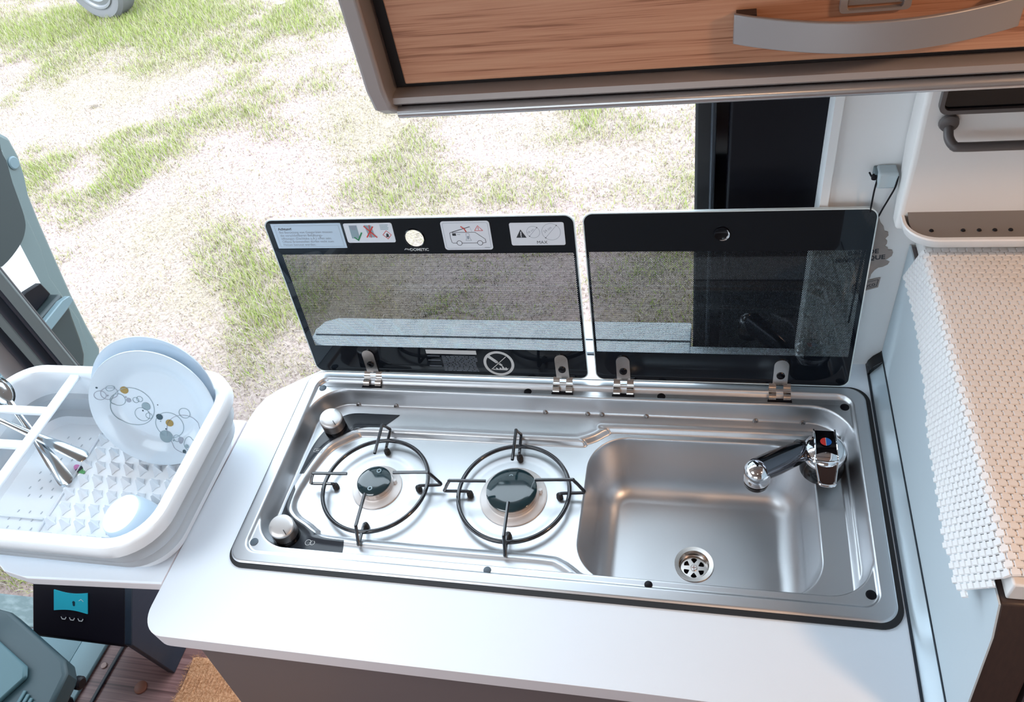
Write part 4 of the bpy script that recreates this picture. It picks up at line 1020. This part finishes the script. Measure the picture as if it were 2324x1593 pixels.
# woven non slip mat: rows of little pads joined at their ends
def woven():
    q = MB()
    px_, py_ = .0092, .0078
    fold = .9300
    def surf(s, y):
        """s = distance across the mat from the fold (positive on the board, negative hanging); returns point and normal"""
        sag = .006*math.sin(y*21+.6)+.004*math.sin(y*47)
        if s >= .006: return Vector((fold+s, y, 1.1640)), Vector((0, 0, 1))
        if s > -.008:
            a = (.006-s)/.014*1.22
            return Vector((fold+.006-.009*math.sin(a), y, 1.1640-.009*(1-math.cos(a)))), Vector((-math.sin(a), 0, math.cos(a)))
        k = -s-.008; y = y+k*.42
        return Vector((fold-.0024-k*(.16+.10*math.sin(y*8+2)), y, 1.1581-k*.985+sag*k*3)), Vector((-1, 0, .2)).normalized()
    j = 0; y = -.066-.0078*5
    def edge(y): return -(.078+.010*math.sin(y*11+1.2)+.016*(y-.1))
    while y < .372:
        s = -.12+(px_/2 if j % 2 else 0)
        while s < .46:
            lim = edge(y)
            k_ = -s-.008
            on = s > lim and (y > -.070 if s > -.004 else y+k_*.42 > -.070+k_*.22)
            if on:
                vs = []
                for ds, dy, h in ((-.0044, -.0036, .0002), (.0044, -.0036, .0002), (.0044, .0036, .0002), (-.0044, .0036, .0002), (-.0035, -.0027, .0021), (.0035, -.0027, .0021), (.0035, .0027, .0021), (-.0035, .0027, .0021)):
                    p_, n_ = surf(s+ds, y+dy); vs.append(p_+n_*h)
                q.add(vs, [(4, 5, 6, 7), (0, 1, 5, 4), (1, 2, 6, 5), (2, 3, 7, 6), (3, 0, 4, 7), (3, 2, 1, 0)])
                # strings that join the pads
                for ds, dy, wx, wy in ((.0046, 0, .0012, .0016),):
                    pa = [surf(s+ds+a, y+dy+b) for a, b in ((-wx, -wy), (wx, -wy), (wx, wy), (-wx, wy))]
                    q.add([p_+n_*.0010 for p_, n_ in pa], [(0, 1, 2, 3)])
                pa = [surf(s+a, y+py_/2+b) for a, b in ((-.0022, -.0014), (.0022, -.0014), (.0022, .0014), (-.0022, .0014))]
                q.add([p_+n_*.0009 for p_, n_ in pa], [(0, 1, 2, 3)])
            s += px_
        y += py_; j += 1
    o = q.build('woven_mat', 'mat_white', ang=50, recalc=False)
    tag(o, 'white woven non slip mat draped over the cabinet edge', 'mat')
woven()

# hanging shelf unit in the upper right corner
sh = thing('hanging_shelf', (1.1, .4, 1.2), 'pale moulded shelf unit with perforated tray and towel bar', 'shelf')
q = MB()
X0, X1 = .8905, 1.75
q.prism([(.419, 1.522), (.419, 1.28), (.398, 1.192), (.376, 1.192), (.372, 1.30), (.376, 1.3515), (.376, 1.522)], X0, X1, 'x')
q.build('shelf_body', 'shelf_white', sh, bevel=.006, seg=3)
# tray with rounded left front corner
def tl(x0, y0, z, r):
    k = 8; pts = [(X1, .3755, z), (x0, .3755, z)]
    pts += [(x0+r-r*math.cos(a), y0+r-r*math.sin(a), z) for a in [PI/2*i/k for i in range(k+1)]]
    return pts+[(X1, y0, z)]
q = MB(); q.loft([tl(.900, .338, 1.198, .030), tl(.897, .332, 1.202, .033), tl(.8935, .3265, 1.2150, .036), tl(.8940, .3275, 1.2168, .036), tl(.8975, .3325, 1.2165, .032), tl(.9005, .3365, 1.2060, .029)], [0]*5, 0, None)
q.build('tray_lip', 'shelf_white', sh, ang=40)
q = MB(); q.loft([tl(.9005, .3365, 1.2062, .029), tl(.9002, .3360, 1.2080, .029)], [0], 0, 0)
q.v = [(a, b, c+max(0, b-.3363)/.039*.0135) for a, b, c in q.v]; q.build('tray_floor', 'shelf_grey', sh)
for k, x in enumerate((.924, .958, .975, .9915, 1.008, 1.0245, 1.041)):
    MB().lathe([(.0027, 0), (.0020, .0012)], (x, .350, 1.2127), 14, cap0=0, cap1=0).build('tray_hole', 'black', sh)
q = MB(); ni = rrect(1.35, 1.4375, .8915, .166, .010, 5); q.prism(ni, .3690, .3765, 'y', 0, [rrect(1.35, 1.4375, .8815, .156, .007, 5)]); q.build('niche_frame', 'bar_grey', sh, bevel=.002)
MB().prism(rrect(1.35, 1.4375, .8835, .158, .007, 5), .3735, .3770, 'y').build('niche_back', 'black_gloss', sh)
q = MB(); q.tube(catmull([(.9180, .376, 1.3420), (.9178, .366, 1.3390), (.9182, .358, 1.3330), (.9230, .352, 1.3275), (.932, .350, 1.3265), (1.0, .350, 1.3265), (1.3, .350, 1.3265), (1.6, .350, 1.3265)], 5), .0052, 12)
q.lathe([(.0105, 0), (.0095, .004), (.006, .006)], (.9180, .3715, 1.3440), 18, rot=Matrix.Rotation(PI/2, 3, 'X'), cap1=0)
q.build('towel_bar', 'bar_grey', sh)

# blind catch and cord on the white wall
bc = thing('blind_catch', (.872, .41, 1.25), 'small pale plastic catch with black cord on the white wall', 'catch')
MB().box(.8645, .398, 1.2390, .8875, .4195, 1.2610).build('catch_block', 'catch', bc, bevel=.003)
MB().box(.8615, .404, 1.2480, .8655, .4195, 1.2590).build('catch_tab', 'door_light', bc, bevel=.001)
MB().tube(catmull([(.8565, .412, 1.2545), (.8590, .406, 1.2520), (.8615, .404, 1.2535), (.8645, .402, 1.2500), (.8638, .400, 1.2440), (.8640, .402, 1.23), (.8650, .405, 1.20), (.8665, .408, 1.15), (.868, .410, 1.0)], 4), .0011, 8).build('cord', 'black', bc)
MB().lathe([(.0028, -.003), (.0032, 0), (.0028, .003)], (.8610, .404, 1.2530), 10, cap0=0, cap1=0).build('cord_knot', 'black', bc)
MB().tube(catmull([(.8870, .400, 1.2560), (.8860, .398, 1.2420), (.8820, .402, 1.22), (.8770, .406, 1.195), (.8700, .410, 1.15), (.868, .410, 1.0)], 4), .0011, 8).build('cord', 'black', bc)
# stickers on the wall
F2 = Matrix(((1, 0, 0, 0), (0, 0, -1, .4192), (0, 1, 0, 0), (0, 0, 0, 1)))
q = MB()
lf = [(.866, 1.178), (.8805, 1.180), (.8835, 1.172), (.8880, 1.166), (.8905, 1.158), (.8950, 1.1565), (.8965, 1.151), (.8935, 1.1455), (.8965, 1.142), (.8970, 1.137), (.8950, 1.133), (.8990, 1.131), (.9000, 1.127), (.9050, 1.1265), (.9070, 1.122), (.9065, 1.116), (.9020, 1.111), (.8990, 1.109), (.9055, 1.106), (.9040, 1.101), (.8985, 1.097), (.8930, 1.0955), (.8890, 1.091), (.8860, 1.084), (.8855, 1.076), (.8700, 1.070), (.858, 1.12)]
q.prism(lf, .0001, .0004, 'z', 0)
q.text('BALADE', .0105, .8895, 1.1215, .0006, 1, rot=.12, align='RIGHT', bold=.0003); q.text('MAGNIFIQUE', .0105, .8990, 1.1115, .0006, 1, rot=.12, align='RIGHT', bold=.0003)
q.xf(F2); tag(q.build('leaf_sticker', ['leaf', 'ink'], recalc=False), 'taupe leaf shaped sticker with black capitals beside the sink lid', 'sticker')
q = MB(); q.prism([(.866, 1.046), (.8985, 1.060), (.8990, 1.078), (.866, 1.066)], .0004, .0007, 'z', 0)
q.stroke([(.866, 1.050), (.8960, 1.0625), (.8965, 1.0745), (.866, 1.0635)], .0008, .0009, 1, True)
q.text('Coco', .0095, .8950, 1.0640, .0009, 1, rot=.36, align='RIGHT', bold=.0001)
q.xf(F2); tag(q.build('name_sticker', ['leaf', 'ink'], recalc=False), 'small boxed sticker with slanted lettering below the leaf sticker', 'sticker')

# ================================================================== overhead cabinet
oc = thing('overhead_cabinet', (.8, .28, 1.53), 'wood fronted overhead cabinet with grey frame above the worktop', 'cabinet')
MB().box(.417, .1215, 1.5555, 1.60, .136, 1.93).build('cabinet_door', 'wood', oc, bevel=.0015)
ec = [(.43, 1.95), (.43, 1.575), (.41, 1.545), (.36, 1.528), (.16, 1.5245), (.125, 1.5275), (.109, 1.540), (.1035, 1.560), (.1035, 1.95)]
MB().prism(ec, .3885, .4045, 'x').build('end_cap', 'frame_grey', oc, bevel=.004, seg=3)
MB().box(.4045, .137, 1.548, 1.60, .43, 1.95).build('carcass', 'dark_gap', oc)
MB().box(.4045, .132, 1.528, 1.60, .138, 1.95).build('door_recess', 'dark_gap', oc)
MB().prism([(.1215, 1.5478), (.1165, 1.5465), (.1150, 1.5420), (.1190, 1.5388), (.42, 1.5380), (.42, 1.5470), (.1300, 1.5480)], .4045, 1.60, 'x').build('bottom_rail', 'frame_grey', oc, ang=50)
MB().tube([(.4045, .1225, 1.5300), (1.60, .1225, 1.5300)], .0050, 16).build('light_rail', 'frame_silver', oc)
q = MB(); k = 24; lo_ = []
for i in range(k+1):
    f = i/k; x = .6795+.186*f; y = .112-.026*math.sin(PI*f)**.9; z1, z0 = 1.5985-.001*f, 1.5765-.0005*f
    lo_.append([(x, y, z0), (x, y+.0035, z0), (x, y+.0035, z1), (x, y, z1)])
q.loft(lo_, [0]*(k+1), 0, 0); hd = q.build('handle', 'handle_grey', oc, bevel=.0008, ang=40)
for x in (.688, .857): MB().box(x-.007, .112, 1.580, x+.007, .1215, 1.5975).build('handle_post', 'cab_brown', hd)
q = MB(); q.prism(rrect(.7735, 1.612, .046, .042, .003, 4), .1170, .1216, 'y', 0, [rrect(.7735, 1.610, .036, .034, .002, 4)]); lt = q.build('latch_frame', 'frame_grey', oc, bevel=.001)
MB().box(.7560, .1185, 1.596, .7910, .1213, 1.626).build('latch_plate', 'handle_grey', lt)

# ================================================================== light
wd = bpy.data.worlds.new('sky'); sc.world = wd; wd.use_nodes = True
bg = wd.node_tree.nodes['Background']; bg.inputs[0].default_value = (.76, .89, 1.0, 1); bg.inputs[1].default_value = 5.0
def lamp(name, kind, loc, energy, col, **k):
    l = bpy.data.lights.new(name, kind); l.energy = energy; l.color = col
    for a, b in k.items(): setattr(l, a, b)
    o = bpy.data.objects.new(name, l); COL.objects.link(o); o.location = loc; return o
s = lamp('sun', 'SUN', (0, 0, 6), 2.2, (1, .93, .88), angle=math.radians(40))
s.rotation_euler = Vector((.35, .25, -1)).to_track_quat('-Z', 'Y').to_euler()
for i, p in enumerate(((.75, -.75, 1.96), (1.40, -.30, 1.96))):
    lamp('ceiling_lamp', 'AREA', p, (1.1, 6.6)[i], (1, .62, .38), shape='DISK', size=.12)

# ================================================================== camera
cam = bpy.data.cameras.new('camera'); co_ = bpy.data.objects.new('camera', cam); COL.objects.link(co_)
Rw_ = Matrix(((0.97226655, 0.17533307, -0.15477746), (0.02232754, -0.72835735, -0.6848336), (-0.23280728, 0.662385, -0.71207224)))
rt, dn, fw = Rw_[0], Rw_[1], Rw_[2]
mx = Matrix((( rt[0], -dn[0], -fw[0], .66213595), (rt[1], -dn[1], -fw[1], -.46148593), (rt[2], -dn[2], -fw[2], 1.85913328), (0, 0, 0, 1)))
co_.matrix_world = mx
cam.sensor_fit = 'HORIZONTAL'; cam.sensor_width = 36; cam.lens = 1794.349/2324*36; cam.clip_start = .02; cam.clip_end = 200
sc.camera = co_
vs_ = sc.view_settings; vs_.view_transform = 'Standard'; vs_.look = 'None'; vs_.gamma = 1; vs_.use_curve_mapping = False; vs_.exposure = 0.0
